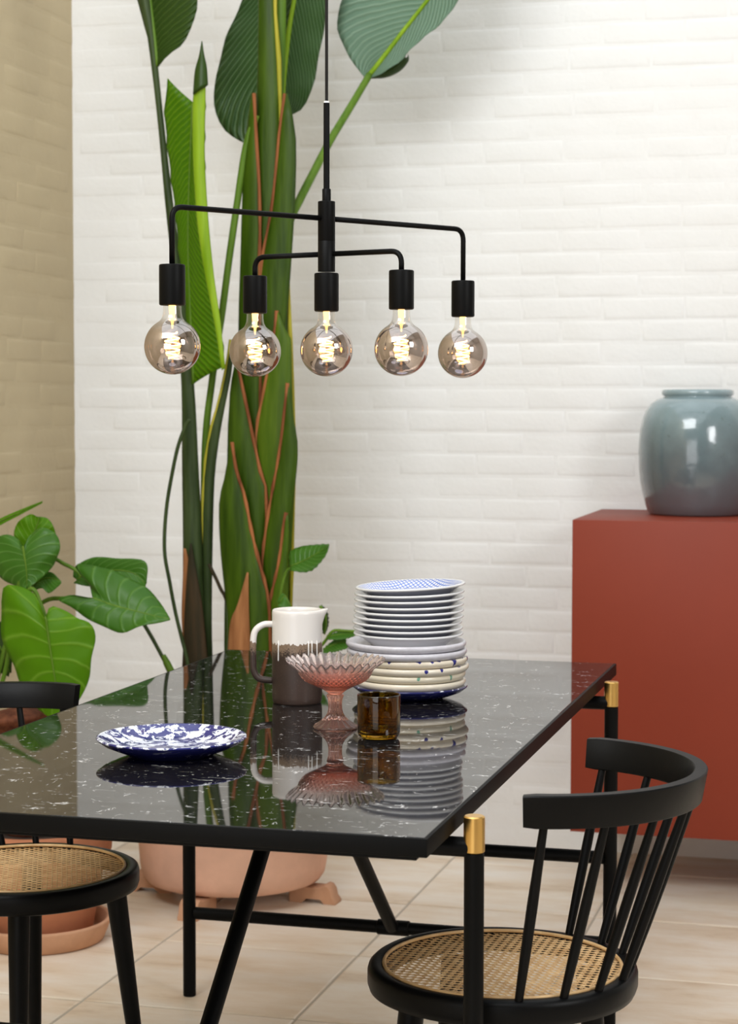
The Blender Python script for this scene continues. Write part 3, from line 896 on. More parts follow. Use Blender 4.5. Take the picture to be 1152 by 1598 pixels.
sp = dens([(0, 0.0), (0.034, 0.0), (0.0385, 0.001), (0.0390, 0.003), (0.0365, 0.0055), (0.0305, 0.0095), (0.0235, 0.0140), (0.0175, 0.0195), (0.0135, 0.0260), (0.0116, 0.0330), (0.0112, 0.0420), (0.0118, 0.0500), (0.0135, 0.0555), (0.0152, 0.0580), (0.0150, 0.0598), (0, 0.0602)], 2)
def sfl(i, a):
    r, z = sp[i]
    if z < 0.0035 or r < 0.005 or z > 0.0575: return (0, 0)
    return (0.0012*math.cos(16*a)*min(1, r/0.016), 0)
build('stem', lathe(sp, 200, False, sfl), M['pink_stem'], com)

# amber tumbler
tc_ = (-0.259, -1.06, 0.74)
tum = [(0, 0.0005), (0.026, 0.0003), (0.0315, 0.0015), (0.0352, 0.0055), (0.0365, 0.011), (0.0367, 0.03), (0.0370, 0.072), (0.0368, 0.0742), (0.0358, 0.0750), (0.0348, 0.0742), (0.0345, 0.072), (0.0341, 0.03), (0.0335, 0.014), (0.0300, 0.0095), (0.02, 0.0085), (0, 0.0082)]
set_lathe('tumbler', tum, M['amber_glass'], (tc_[0], tc_[1], TZ), 'short amber glass tumbler standing beside the pink glass bowl', 'glass', None, 72)

# ================================================================== PENDANT LAMP
LC = Vector((-0.4020, -0.8900, 0))
lamp = thing('pendant_lamp', 'matt black pendant lamp with five glowing smoked globe bulbs on bent arms', 'lamp', (LC.x, LC.y, 1.35))
def lz(prof): return lathe(prof, 32)
def put(name, g, mat, parent, at, **k):
    g2 = G(); g2.add([Vector(p)+Vector(at) for p in g.v], g.f); return build(name, g2, mat, parent, world=True, **k)
put('stem_tube', lz([(0, 0), (0.0155, 0), (0.0155, 0.0535), (0.0152, 0.054), (0.0155, 0.0545), (0.0155, 0.1235), (0.0145, 0.1245), (0, 0.1245)]), M['black_metal'], lamp, (LC.x, LC.y, 1.5435), angle=35)
put('collar', lz([(0, 0), (0.0078, 0), (0.0078, 0.021), (0.0072, 0.022), (0, 0.022)]), M['black_metal'], lamp, (LC.x, LC.y, 1.668), angle=35)
put('rod', lz([(0, 0), (0.0055, 0), (0.0055, 0.1525), (0, 0.1525)]), M['black_metal'], lamp, (LC.x, LC.y, 1.689), angle=35)
put('ferrule', lz([(0, 0), (0.0048, 0), (0.0048, 0.003), (0, 0.003)]), M['white_plastic'], lamp, (LC.x, LC.y, 1.8415), angle=35)
build('cord', gtube([(LC.x, LC.y, 1.8440), (LC.x, LC.y, 2.6), (LC.x, LC.y, ZC-0.16)], 0.0028, 10), M['black_cord'], lamp, world=True)
put('ceiling_cup', lz([(0, 0), (0.02, 0), (0.045, 0.012), (0.048, 0.045), (0, 0.045)]), M['black_metal'], lamp, (LC.x, LC.y, ZC-0.205), angle=35)
ZS = 1.541
def bulb_at(pos):
    sock = put('socket', lz([(0, 0), (0.0195, 0), (0.0215, 0.001), (0.0220, 0.003), (0.0220, 0.0655), (0.0215, 0.0675), (0.020, 0.0685), (0, 0.0685)]), M['black_metal'], lamp, (pos.x, pos.y, ZS-0.0685), angle=35)
    # globe bulb: origin at the globe's centre
    R = 0.0472; zc = ZS-0.137
    pf = [(0, -R)]
    for k in range(1, 30):
        a = -PI/2+k*(PI/2+math.radians(60))/29
        pf.append((R*math.cos(a), R*math.sin(a)))
    pf += [(0.0195, 0.0445), (0.0172, 0.0490), (0.0158, 0.0540), (0.0152, 0.0600), (0.0150, 0.0690), (0.0145, 0.0720)]
    b = build('bulb', lathe(pf, 48), M['bulb'], lamp)
    b.location = (pos.x-lamp.location.x, pos.y-lamp.location.y, zc-lamp.location.z)
    b['label'] = 'smoked glass globe bulb'
    # spiral filament on a glass post
    P = []
    T = 4.5
    for k in range(int(T*20)+1):
        t = k/(T*20); a = 2*PI*T*t; r = 0.0045+0.0085*math.sin(PI*(0.12+0.80*t))
        P.append((r*math.cos(a), r*math.sin(a), 0.024-0.044*t))
    build('filament', gtube(P, 0.0011, 6), M['filament'], b)
    build('filament_post', gtube([(0, 0, 0.070), (0, 0, 0.056), (0, 0, 0.045), (0, 0, 0.030)], [0.006, 0.005, 0.003, 0.0012], 10), M['filament_post'], b)
bulb_at(LC)
for nm, d, ln, zz in (('long', Vector((0.5681, 0.8229, 0)), 0.333, 1.6375), ('short', Vector((0.9609, -0.2768, 0)), 0.1548, 1.5745)):
    for s in (-1, 1):
        e = LC+d*s*ln
        path = bent([(LC.x+d.x*s*0.012, LC.y+d.y*s*0.012, zz), (e.x, e.y, zz), (e.x, e.y, ZS-0.002)], 0.022, 8)
        build('arm', gtube(path, 0.0048, 14), M['black_metal'], lamp, world=True)
        bulb_at(e)

# ================================================================== PLANTS
def leaf_patch(Mi, Le, Ri, n=28, m=7, sag=0.0, ripple=0.0, thick=0.0007, seed=0, rfreq=9):
    """blade from midrib, left margin and right margin (all base to tip); gently folded and rippled, closed with real thickness"""
    Mi, Le, Ri = [resample(catmull(P, 5), n) for P in (Mi, Le, Ri)]
    rows = []
    nrm = Vector((0, 0, 0))
    for a, b, c in zip(Mi, Le, Ri): nrm += (c-b).cross(Vector((0, 0, 1)))
    w_ = Mi[-1]-Mi[0]
    nn = Vector((0, 0, 0))
    for i in range(1, n-1): nn += (Ri[i]-Le[i]).cross(Mi[i+1]-Mi[i-1])
    nn = nn.normalized() if nn.length > 1e-9 else Vector((0, -1, 0))
    if nn.y > 0: nn = -nn
    for i in range(n):
        row = []; u = i/(n-1)
        for j in range(-m, m+1):
            t = abs(j)/m; e = Le[i] if j < 0 else Ri[i]
            p = Mi[i].lerp(e, t)
            d = (e-Mi[i]).length
            p = p+nn*(d*sag*(4*t*(1-t)))
            if ripple: p = p+nn*ripple*t*t*math.sin(rfreq*2*PI*u+(1.7 if j < 0 else 0.3)+seed)+nn*ripple*0.6*noise.noise(p*7)
            row.append((p, (u, 0.5+0.5*j/m)))
        rows.append(row)
    W = 2*m+1
    v = []; uv = []; f = []
    for sgn in (1, -1):
        for row in rows:
            for (p, q) in row: v.append(p+nn*thick*sgn); uv.append(q)
    H = n*W
    for i in range(n-1):
        for j in range(W-1):
            a = i*W+j
            f.append((a, a+1, a+W+1, a+W)); f.append((H+a, H+a+W, H+a+W+1, H+a+1))
    for i in range(n-1):
        a = i*W; f.append((a, a+W, H+a+W, H+a)); a = i*W+W-1; f.append((a, H+a, H+a+W, a+W))
    for j in range(W-1):
        a = j; f.append((a, H+a, H+a+1, a+1)); a = (n-1)*W+j; f.append((a, a+1, H+a+1, H+a))
    g = G().add(v, f); g.uv = uv
    return g, Mi, nn
def leaf(parent, mat, Mi, Le, Ri, rib=None, rib_r=(0.006, 0.001), name='leaf', label=None, rib_off=0.001, **k):
    g, mm, nn = leaf_patch(Mi, Le, Ri, **k)
    o = build(name, g, mat, parent, world=True)
    if label: o['label'] = label
    if rib:
        P = [p+nn*rib_off for p in mm]; L = len(P)
        build('midrib', gtube(P, [rib_r[0]+(rib_r[1]-rib_r[0])*i/(L-1) for i in range(L)], 8), rib, o, world=True)
    return o
def sheath(parent, mat, Le, Ri, depth=0.35, n=22, name='sheath', edge=None, edge_side=1, edge_r=0.0058, label=None, dmin=0.004):
    """closed petiole sheath lofted between its left and right margins (base to tip)"""
    Le, Ri = resample(catmull(Le, 5), n), resample(catmull(Ri, 5), n)
    K = 14; v = []; f = []; E = []
    for i in range(n):
        c = (Le[i]+Ri[i])/2; h = (Ri[i]-Le[i])/2
        back = Vector((0, 1, 0))
        back = (back-h.normalized()*back.dot(h.normalized())).normalized() if h.length > 1e-6 else back
        dp = max(dmin, h.length*depth)
        for k in range(K):
            a = 2*PI*k/K
            v.append(c+h*math.cos(a)-back*dp*math.sin(a)*(1.0 if math.sin(a) > 0 else 0.5))
        E.append(c+h*0.97*edge_side-back*dp*0.28)
    for i in range(n-1):
        for k in range(K): f.append((i*K+k, i*K+(k+1) % K, (i+1)*K+(k+1) % K, (i+1)*K+k))
    f.append(tuple(range(K-1, -1, -1))); f.append(tuple((n-1)*K+k for k in range(K)))
    o = build(name, G().add(v, f), mat, parent, world=True)
    if label: o['label'] = label
    if edge:
        L = len(E)
        build('margin', gtube(E, [edge_r*(0.35+0.65*min(1, (i+1)/4))*(0.6+0.4*math.sin(1.7*i)**2) for i in range(L)], 8), edge, o, world=True)['label'] = 'dry reddish brown edge'
    return o

# --- big pot on feet
PX_, PY_ = -1.103, 0.622
bop = thing('potted_strelitzia', 'tall fan leaved plant with thick green stalks in a large terracotta pot behind the table', 'plant', (PX_, PY_, 0.045))
pp = [(0, 0), (0.215, 0), (0.232, 0.006), (0.243, 0.022), (0.2485, 0.05), (0.252, 0.10), (0.262, 0.25), (0.272, 0.38), (0.276, 0.40), (0.287, 0.405), (0.290, 0.42), (0.292, 0.455), (0.288, 0.463), (0.272, 0.465), (0.262, 0.455), (0.258, 0.40), (0.24, 0.08), (0, 0.05)]
build('pot', lathe(pp, 96), M['terracotta'], bop)
build('soil', lathe([(0, 0.425), (0.1, 0.428), (0.2, 0.422), (0.2585, 0.415), (0.2585, 0.40), (0, 0.40)], 48), M['soil'], bop)
def pot_foot(ang, label):
    c, s = math.cos(ang), math.sin(ang)
    # side profile (radial distance, height): scrolled riser
    prof = [(-0.07, 0.0), (-0.07, 0.043), (0.018, 0.043), (0.030, 0.050), (0.040, 0.047), (0.048, 0.036), (0.052, 0.018), (0.060, 0.008), (0.060, 0.0), (0.030, 0.0), (0.018, 0.012), (-0.02, 0.012), (-0.035, 0.0)]
    n = len(prof); v = []; f = []; hw = 0.026
    for sy in (-hw, -hw+0.004, hw-0.004, hw):
        sh = 0.96 if abs(sy) == hw else 1.0
        for (r, z_) in prof: v.append(((r)*sh*c-sy*s, (r)*sh*s+sy*c, z_*sh))
    for q in range(3):
        for k in range(n): f.append((q*n+k, q*n+(k+1) % n, (q+1)*n+(k+1) % n, (q+1)*n+k))
    f.append(tuple(range(n-1, -1, -1))); f.append(tuple(3*n+k for k in range(n)))
    o = build('pot_foot', G().add(v, f), M['terracotta_mid'], None, angle=35)
    o.location = (PX_+0.235*c, PY_+0.235*s, 0)
    tag(o, label, 'pot foot', 'terracotta feet under the big pot'); return o
pot_foot(math.radians(-3), 'scrolled terracotta pot foot sticking out at the right of the large pot')
pot_foot(math.radians(-95), 'scrolled terracotta pot foot at the front of the large pot, behind the slim table leg')
pot_foot(math.radians(-176), 'scrolled terracotta pot foot at the left of the large pot, in its shade')

Y0 = 0.62
sheath(bop, M['sheath'], [(-1.109, 0.66, 0.502), (-1.114, 0.66, 0.674), (-1.104, 0.66, 1.187), (-1.096, 0.66, 1.526), (-1.076, 0.66, 1.778), (-1.052, 0.66, 2.028), (-1.045, 0.66, 2.194), (-1.043, 0.66, 2.359), (-1.041, 0.66, 2.688), (-1.026, 0.66, 3.046)], [(-0.962, 0.66, 0.509), (-0.953, 0.66, 0.68), (-0.941, 0.66, 1.189), (-0.953, 0.66, 1.525), (-0.965, 0.66, 1.775), (-0.979, 0.66, 2.025), (-0.984, 0.66, 2.191), (-0.996, 0.66, 2.356), (-0.999, 0.66, 2.685), (-1.023, 0.66, 3.046)], 0.4, name='stalk', edge=M['stalk_yellow'], edge_r=0.007)
sheath(bop, M['stalk_green'], [(-1.033, 0.69, 1.897), (-1.014, 0.69, 2.114), (-1.009, 0.69, 2.263), (-1.008, 0.69, 2.693), (-0.994, 0.69, 2.906)], [(-0.988, 0.69, 1.896), (-0.983, 0.69, 2.113), (-0.977, 0.69, 2.262), (-0.975, 0.69, 2.691), (-0.991, 0.69, 2.905)], 0.6, name='stalk')
sheath(bop, M['sheath'], [(-1.052, 0.635, 0.85), (-1.035, 0.635, 1.357), (-1.033, 0.635, 1.575), (-1.024, 0.635, 1.691), (-0.997, 0.635, 1.824), (-0.976, 0.635, 2.022), (-0.962, 0.635, 2.11)], [(-0.972, 0.635, 0.852), (-0.971, 0.635, 1.357), (-0.961, 0.635, 1.49), (-0.95, 0.635, 1.607), (-0.936, 0.635, 1.806), (-0.931, 0.635, 1.954), (-0.936, 0.635, 2.029), (-0.955, 0.635, 2.11)], 0.32, edge=M['red_edge'], edge_side=-1)
sheath(bop, M['sheath'], [(-1.107, 0.64, 0.848), (-1.093, 0.64, 1.357), (-1.093, 0.64, 1.525), (-1.087, 0.64, 1.693), (-1.081, 0.64, 1.86), (-1.069, 0.64, 2.026), (-1.054, 0.64, 2.115)], [(-1.032, 0.63, 0.851), (-1.026, 0.63, 1.357), (-1.029, 0.63, 1.608), (-1.027, 0.63, 1.774), (-1.03, 0.63, 1.89), (-1.036, 0.63, 1.973), (-1.044, 0.63, 2.113)], 0.32, edge=M['red_edge'])
sheath(bop, M['sheath_light'], [(-1.038, 0.61, 0.683), (-1.038, 0.61, 1.021), (-1.034, 0.61, 1.223), (-1.016, 0.61, 1.323), (-0.989, 0.61, 1.457), (-0.977, 0.61, 1.548)], [(-0.955, 0.61, 0.686), (-0.932, 0.61, 1.023), (-0.925, 0.61, 1.19), (-0.935, 0.61, 1.323), (-0.937, 0.61, 1.44), (-0.94, 0.61, 1.481), (-0.961, 0.61, 1.514), (-0.974, 0.61, 1.549)], 0.32, edge=M['red_edge'], edge_side=-1)
sheath(bop, M['sheath'], [(-1.121, 0.6, 0.545), (-1.12, 0.6, 0.766), (-1.11, 0.6, 1.214), (-1.106, 0.6, 1.29), (-1.101, 0.6, 1.357), (-1.088, 0.6, 1.415)], [(-1.021, 0.595, 0.55), (-1.008, 0.595, 0.77), (-0.997, 0.595, 1.058), (-1.015, 0.595, 1.131), (-1.038, 0.595, 1.231), (-1.059, 0.595, 1.323), (-1.081, 0.595, 1.415)], 0.32, edge=M['red_edge'])
sheath(bop, M['sheath'], [(-1.025, 0.58, 0.552), (-1.014, 0.58, 0.771), (-1.007, 0.58, 0.906), (-0.993, 0.58, 1.007), (-0.979, 0.58, 1.085), (-0.959, 0.58, 1.19), (-0.938, 0.58, 1.36)], [(-0.955, 0.58, 0.555), (-0.951, 0.58, 0.773), (-0.94, 0.58, 0.941), (-0.928, 0.58, 1.024), (-0.917, 0.58, 1.101), (-0.91, 0.58, 1.191), (-0.919, 0.58, 1.257), (-0.928, 0.58, 1.287), (-0.935, 0.58, 1.36)], 0.32, edge=M['red_edge'], edge_side=-1)
sheath(bop, M['sheath'], [(-1.102, 0.555, 0.518), (-1.098, 0.555, 0.676), (-1.099, 0.555, 0.77), (-1.115, 0.555, 0.927), (-1.118, 0.555, 1.048), (-1.103, 0.555, 1.115), (-1.086, 0.555, 1.207)], [(-0.971, 0.55, 0.525), (-0.973, 0.55, 0.726), (-0.98, 0.55, 0.815), (-1.002, 0.55, 0.892), (-1.023, 0.55, 0.971), (-1.044, 0.55, 1.069), (-1.067, 0.55, 1.132), (-1.079, 0.55, 1.207)], 0.32, edge=M['red_edge'])
sheath(bop, M['sheath_light'], [(-1.008, 0.555, 0.522), (-0.99, 0.555, 0.724), (-0.976, 0.555, 0.805), (-0.953, 0.555, 0.904), (-0.939, 0.555, 1.009), (-0.934, 0.555, 1.026)], [(-0.929, 0.555, 0.526), (-0.931, 0.555, 0.693), (-0.929, 0.555, 0.81), (-0.929, 0.555, 0.905), (-0.927, 0.555, 0.993), (-0.931, 0.555, 1.026)], 0.32, edge=M['red_edge'], edge_side=-1)
sheath(bop, M['husk'], [(-1.088, 0.525, 0.524), (-1.084, 0.525, 0.68), (-1.076, 0.525, 0.747), (-1.059, 0.525, 0.784), (-1.032, 0.525, 0.871)], [(-1.017, 0.525, 0.526), (-1.022, 0.525, 0.682), (-1.026, 0.525, 0.777), (-1.027, 0.525, 0.871)], 0.35, name='husk', label='dry tan husk at the stalk base')
# left cluster of stalks
sheath(bop, M['stalk_dark'], [(-1.233, 0.6, 0.506), (-1.236, 0.6, 0.677), (-1.235, 0.6, 0.949), (-1.237, 0.6, 1.154), (-1.238, 0.6, 1.357), (-1.257, 0.6, 1.609), (-1.281, 0.6, 1.827), (-1.303, 0.6, 2.062), (-1.331, 0.6, 2.279), (-1.354, 0.6, 2.363), (-1.391, 0.6, 2.498)], [(-1.157, 0.6, 0.509), (-1.171, 0.6, 0.68), (-1.181, 0.6, 0.95), (-1.191, 0.6, 1.154), (-1.202, 0.6, 1.357), (-1.228, 0.6, 1.609), (-1.258, 0.6, 1.827), (-1.282, 0.6, 2.028), (-1.299, 0.6, 2.186), (-1.306, 0.6, 2.261), (-1.318, 0.6, 2.361), (-1.342, 0.6, 2.495)], 0.75, n=34, name='stalk')
vp_ = [(-1.192, 0.64, 0.846), (-1.187, 0.64, 1.187), (-1.167, 0.64, 1.364), (-1.147, 0.64, 1.492), (-1.137, 0.64, 1.553), (-1.117, 0.64, 1.693), (-1.096, 0.64, 1.827), (-1.071, 0.64, 1.976), (-1.042, 0.64, 2.058)]
build('stalk', gtube(catmull(vp_, 6), 0.0095, 12), M['stalk_green'], bop, world=True)
sheath(bop, M['stalk_dark'], [(-1.193, 0.61, 0.506), (-1.189, 0.61, 0.666), (-1.182, 0.61, 1.054), (-1.167, 0.61, 1.205), (-1.144, 0.61, 1.289), (-1.122, 0.61, 1.373), (-1.104, 0.61, 1.474)], [(-1.142, 0.61, 0.508), (-1.158, 0.61, 0.679), (-1.152, 0.61, 1.055), (-1.14, 0.61, 1.188), (-1.122, 0.61, 1.289), (-1.101, 0.61, 1.39), (-1.093, 0.61, 1.474)], 0.6, name='stalk', edge=M['stalk_yellow'], edge_side=-1, edge_r=0.005)
sheath(bop, M['husk_dark'], [(-1.23, 0.565, 0.529), (-1.219, 0.565, 0.75), (-1.209, 0.565, 0.886), (-1.202, 0.565, 0.94)], [(-1.144, 0.565, 0.532), (-1.165, 0.565, 0.752), (-1.182, 0.565, 0.853), (-1.198, 0.565, 0.94)], 0.4, name='husk')
sheath(bop, M['husk'], [(-1.224, 0.57, 0.664), (-1.229, 0.57, 0.749), (-1.225, 0.57, 0.851), (-1.223, 0.57, 0.926)], [(-1.214, 0.57, 0.665), (-1.204, 0.57, 0.801), (-1.202, 0.57, 0.869), (-1.216, 0.57, 0.926)], 0.3, name='husk')
tw = [(-1.148, 0.56, 0.887), (-1.127, 0.56, 0.846), (-1.115, 0.56, 0.821), (-1.103, 0.56, 0.801), (-1.096, 0.56, 0.771)]
build('twig', gtube(catmull(tw, 4), 0.005, 8), M['husk_dark'], bop, world=True)
# petiole to the right hand leaf
pt_ = [(-0.983, 0.65, 1.658), (-0.967, 0.68, 1.777), (-0.945, 0.72, 1.851), (-0.924, 0.77, 1.923), (-0.897, 0.83, 2.011), (-0.863, 0.9, 2.105), (-0.819, 0.95, 2.204)]
pc2 = catmull(pt_, 6)
build('stalk', gtube(pc2, [0.0125-0.003*i/len(pc2) for i in range(len(pc2))], 12), M['stalk_green'], bop, world=True)
# leaves
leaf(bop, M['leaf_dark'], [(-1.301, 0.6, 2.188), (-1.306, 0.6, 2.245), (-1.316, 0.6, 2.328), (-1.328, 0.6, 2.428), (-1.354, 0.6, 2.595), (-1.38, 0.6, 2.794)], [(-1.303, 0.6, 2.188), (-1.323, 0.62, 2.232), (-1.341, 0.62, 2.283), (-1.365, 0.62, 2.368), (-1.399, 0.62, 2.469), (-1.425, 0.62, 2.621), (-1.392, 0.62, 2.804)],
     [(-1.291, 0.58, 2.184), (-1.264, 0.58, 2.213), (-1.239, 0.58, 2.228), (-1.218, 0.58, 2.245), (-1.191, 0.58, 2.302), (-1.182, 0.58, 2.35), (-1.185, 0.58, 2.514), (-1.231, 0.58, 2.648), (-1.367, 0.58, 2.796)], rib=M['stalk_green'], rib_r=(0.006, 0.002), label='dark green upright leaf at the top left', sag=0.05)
leaf(bop, M['leaf_lime'], [(-1.188, 0.56, 1.358), (-1.197, 0.56, 1.556), (-1.202, 0.56, 1.722), (-1.198, 0.56, 1.888), (-1.188, 0.56, 2.085)], [(-1.2, 0.58, 1.356), (-1.217, 0.58, 1.557), (-1.235, 0.58, 1.691), (-1.248, 0.58, 1.825), (-1.26, 0.58, 1.925), (-1.272, 0.58, 2.025), (-1.274, 0.58, 2.091), (-1.263, 0.58, 2.153)],
     [(-1.09, 0.52, 1.402), (-1.092, 0.52, 1.446), (-1.107, 0.52, 1.529), (-1.125, 0.52, 1.636), (-1.138, 0.52, 1.8), (-1.141, 0.52, 1.947), (-1.14, 0.52, 2.093)], rib=M['stalk_green'], rib_r=(0.003, 0.003), label='bright lime green half rolled young leaf', sag=0.06, ripple=0.003)
rl = sheath(bop, M['stalk_lime'], [(-1.092, 0.505, 1.392), (-1.113, 0.505, 1.52), (-1.143, 0.505, 1.668), (-1.162, 0.505, 1.815), (-1.17, 0.505, 2.011), (-1.166, 0.505, 2.108), (-1.154, 0.505, 2.181), (-1.143, 0.505, 2.227)], [(-1.082, 0.505, 1.398), (-1.095, 0.505, 1.52), (-1.112, 0.505, 1.635), (-1.127, 0.505, 1.782), (-1.136, 0.505, 1.945), (-1.133, 0.505, 2.091), (-1.135, 0.505, 2.18), (-1.142, 0.505, 2.227)], 0.5, name='rolled_leaf', label='rolled lime green leaf edge')
sheath(rl, M['leaf_dark'], [(-1.164, 0.495, 2.094), (-1.159, 0.495, 2.152), (-1.148, 0.495, 2.19), (-1.14, 0.495, 2.228)], [(-1.123, 0.495, 2.118), (-1.126, 0.495, 2.162), (-1.133, 0.495, 2.194), (-1.138, 0.495, 2.228)], 0.6, name='leaf_tip')
leaf(bop, M['leaf_big'], [(-1.038, 0.8, 1.986), (-1.027, 0.8, 2.08), (-1.014, 0.8, 2.215), (-1.001, 0.8, 2.317), (-0.983, 0.8, 2.417), (-0.96, 0.8, 2.635), (-0.951, 0.8, 2.818)],
     [(-1.041, 0.8, 1.985), (-1.109, 0.84, 2.002), (-1.149, 0.84, 2.017), (-1.197, 0.84, 2.048), (-1.219, 0.84, 2.084), (-1.232, 0.84, 2.127), (-1.23, 0.84, 2.162), (-1.219, 0.84, 2.213), (-1.196, 0.84, 2.299), (-1.148, 0.84, 2.4), (-1.108, 0.84, 2.5), (-1.053, 0.84, 2.667), (-0.967, 0.84, 2.834)],
     [(-1.034, 0.8, 1.986), (-1.028, 0.86, 2.088), (-1.002, 0.86, 2.091), (-0.973, 0.86, 2.121), (-0.951, 0.86, 2.171), (-0.942, 0.86, 2.222), (-0.924, 0.86, 2.307), (-0.912, 0.86, 2.391), (-0.897, 0.86, 2.527), (-0.915, 0.86, 2.697), (-0.966, 0.86, 2.839)], rib=M['stalk_lime'], rib_r=(0.009, 0.003), n=40, m=9, label='broad deep green leaf behind the thick stalk', sag=-0.08, ripple=0.004)
l4 = leaf(bop, M['leaf_glaucous'], [(-0.829, 0.95, 2.191), (-0.778, 0.95, 2.251), (-0.724, 0.95, 2.317), (-0.657, 0.95, 2.396), (-0.565, 0.95, 2.51), (-0.478, 0.95, 2.623)], [(-0.83, 0.95, 2.191), (-0.866, 0.98, 2.23), (-0.895, 0.98, 2.275), (-0.917, 0.98, 2.328), (-0.919, 0.98, 2.372), (-0.905, 0.98, 2.415), (-0.859, 0.98, 2.516), (-0.75, 0.98, 2.613), (-0.488, 0.98, 2.634)],
     [(-0.825, 0.95, 2.19), (-0.773, 0.93, 2.206), (-0.728, 0.93, 2.233), (-0.683, 0.93, 2.277), (-0.613, 0.93, 2.33), (-0.567, 0.93, 2.387), (-0.491, 0.93, 2.485), (-0.47, 0.93, 2.615)], rib=M['stalk_lime'], rib_r=(0.0075, 0.003), n=36, m=8, label='pale grey green leaf underside at the upper right', sag=-0.08, ripple=0.003)
leaf(l4, M['leaf_dark'], [(-0.819, 0.955, 2.198), (-0.779, 0.955, 2.205), (-0.743, 0.955, 2.222), (-0.722, 0.955, 2.246)], [(-0.818, 0.95, 2.199), (-0.782, 0.95, 2.211), (-0.746, 0.95, 2.23), (-0.717, 0.95, 2.262)], [(-0.824, 0.98, 2.2), (-0.782, 0.98, 2.199), (-0.742, 0.98, 2.214), (-0.717, 0.98, 2.241), (-0.719, 0.98, 2.26)], name='curled_edge', sag=0.2, n=16, m=4)

# --- climbing vine growing in the big pot
vine = thing('climbing_vine', 'thin climbing vine with small oval leaves around the tall plant', 'plant', (PX_+0.02, PY_-0.15, 0.47))
for pth, r in (([(-1.174, 0.5, 0.549), (-1.188, 0.5, 0.642), (-1.205, 0.5, 0.707), (-1.221, 0.5, 0.772), (-1.236, 0.5, 0.848), (-1.248, 0.5, 0.913), (-1.248, 0.5, 0.98), (-1.241, 0.5, 1.049), (-1.23, 0.5, 1.11), (-1.212, 0.5, 1.19), (-1.192, 0.5, 1.243), (-1.178, 0.5, 1.265)], 0.0052),
               ([(-1.189, 0.47, 0.553), (-1.212, 0.47, 0.602), (-1.23, 0.47, 0.626), (-1.251, 0.47, 0.662), (-1.272, 0.47, 0.698), (-1.293, 0.47, 0.731), (-1.314, 0.47, 0.761), (-1.339, 0.47, 0.807)], 0.0055),
               ([(-0.946, 0.5, 0.566), (-0.891, 0.5, 0.618), (-0.843, 0.5, 0.669), (-0.813, 0.5, 0.703), (-0.792, 0.5, 0.729), (-0.758, 0.5, 0.73), (-0.724, 0.5, 0.729)], 0.004),
               ([(-0.878, 0.5, 0.627), (-0.84, 0.5, 0.702), (-0.821, 0.5, 0.761), (-0.826, 0.5, 0.793)], 0.004),
               ([(-0.962, 0.52, 0.596), (-0.947, 0.52, 0.73), (-0.94, 0.52, 0.813), (-0.925, 0.52, 0.871), (-0.911, 0.52, 0.886)], 0.004)):
    build('stem', gtube(catmull(pth, 5), r, 8), M['stalk_green'] if r < 0.005 else M['stalk_dark'], vine, world=True)
build('node', gtube([(-1.211, 0.468, 0.607), (-1.222, 0.468, 0.617), (-1.232, 0.468, 0.636), (-1.241, 0.468, 0.656)], [0.007, 0.010, 0.0095, 0.0055], 10), M['stalk_green'], vine, world=True)
def small_leaf(mat, Mi, Le, Ri): leaf(vine, mat, Mi, Le, Ri, rib=M['stalk_green'], rib_r=(0.002, 0.0007), n=18, m=4, sag=0.08, ripple=0.002)
small_leaf(M['leaf_mid'], [(-0.913, 0.52, 0.889), (-0.88, 0.52, 0.903), (-0.841, 0.52, 0.924), (-0.808, 0.52, 0.948)], [(-0.921, 0.54, 0.894), (-0.921, 0.54, 0.924), (-0.89, 0.54, 0.94), (-0.838, 0.54, 0.947), (-0.814, 0.54, 0.948)], [(-0.906, 0.5, 0.881), (-0.877, 0.5, 0.877), (-0.864, 0.5, 0.878), (-0.843, 0.5, 0.886), (-0.813, 0.5, 0.92), (-0.802, 0.5, 0.948)])
small_leaf(M['leaf_mid'], [(-0.934, 0.5, 0.798), (-0.92, 0.5, 0.815), (-0.908, 0.5, 0.791), (-0.898, 0.5, 0.775)], [(-0.943, 0.5, 0.798), (-0.929, 0.5, 0.822), (-0.913, 0.5, 0.809), (-0.898, 0.5, 0.778)], [(-0.933, 0.48, 0.792), (-0.923, 0.48, 0.784), (-0.905, 0.48, 0.773), (-0.892, 0.48, 0.774)])
small_leaf(M['leaf_dark'], [(-0.826, 0.5, 0.793), (-0.814, 0.5, 0.772), (-0.811, 0.5, 0.744), (-0.816, 0.5, 0.72)], [(-0.828, 0.5, 0.792), (-0.824, 0.5, 0.765), (-0.823, 0.5, 0.739), (-0.818, 0.5, 0.72)], [(-0.829, 0.52, 0.794), (-0.813, 0.52, 0.775), (-0.81, 0.52, 0.742), (-0.82, 0.52, 0.716)])
small_leaf(M['leaf_mid'], [(-0.806, 0.5, 0.713), (-0.779, 0.5, 0.719), (-0.75, 0.5, 0.723), (-0.721, 0.5, 0.729)], [(-0.809, 0.5, 0.717), (-0.779, 0.5, 0.727), (-0.75, 0.5, 0.732), (-0.721, 0.5, 0.731)], [(-0.8, 0.48, 0.709), (-0.773, 0.48, 0.709), (-0.744, 0.48, 0.715), (-0.716, 0.48, 0.728)])
small_leaf(M['leaf_mid'], [(-0.818, 0.5, 0.679), (-0.792, 0.5, 0.693), (-0.767, 0.5, 0.7), (-0.745, 0.5, 0.693)], [(-0.818, 0.5, 0.683), (-0.792, 0.5, 0.704), (-0.763, 0.5, 0.71), (-0.745, 0.5, 0.694)], [(-0.812, 0.48, 0.673), (-0.786, 0.48, 0.677), (-0.758, 0.48, 0.685), (-0.739, 0.48, 0.692)])

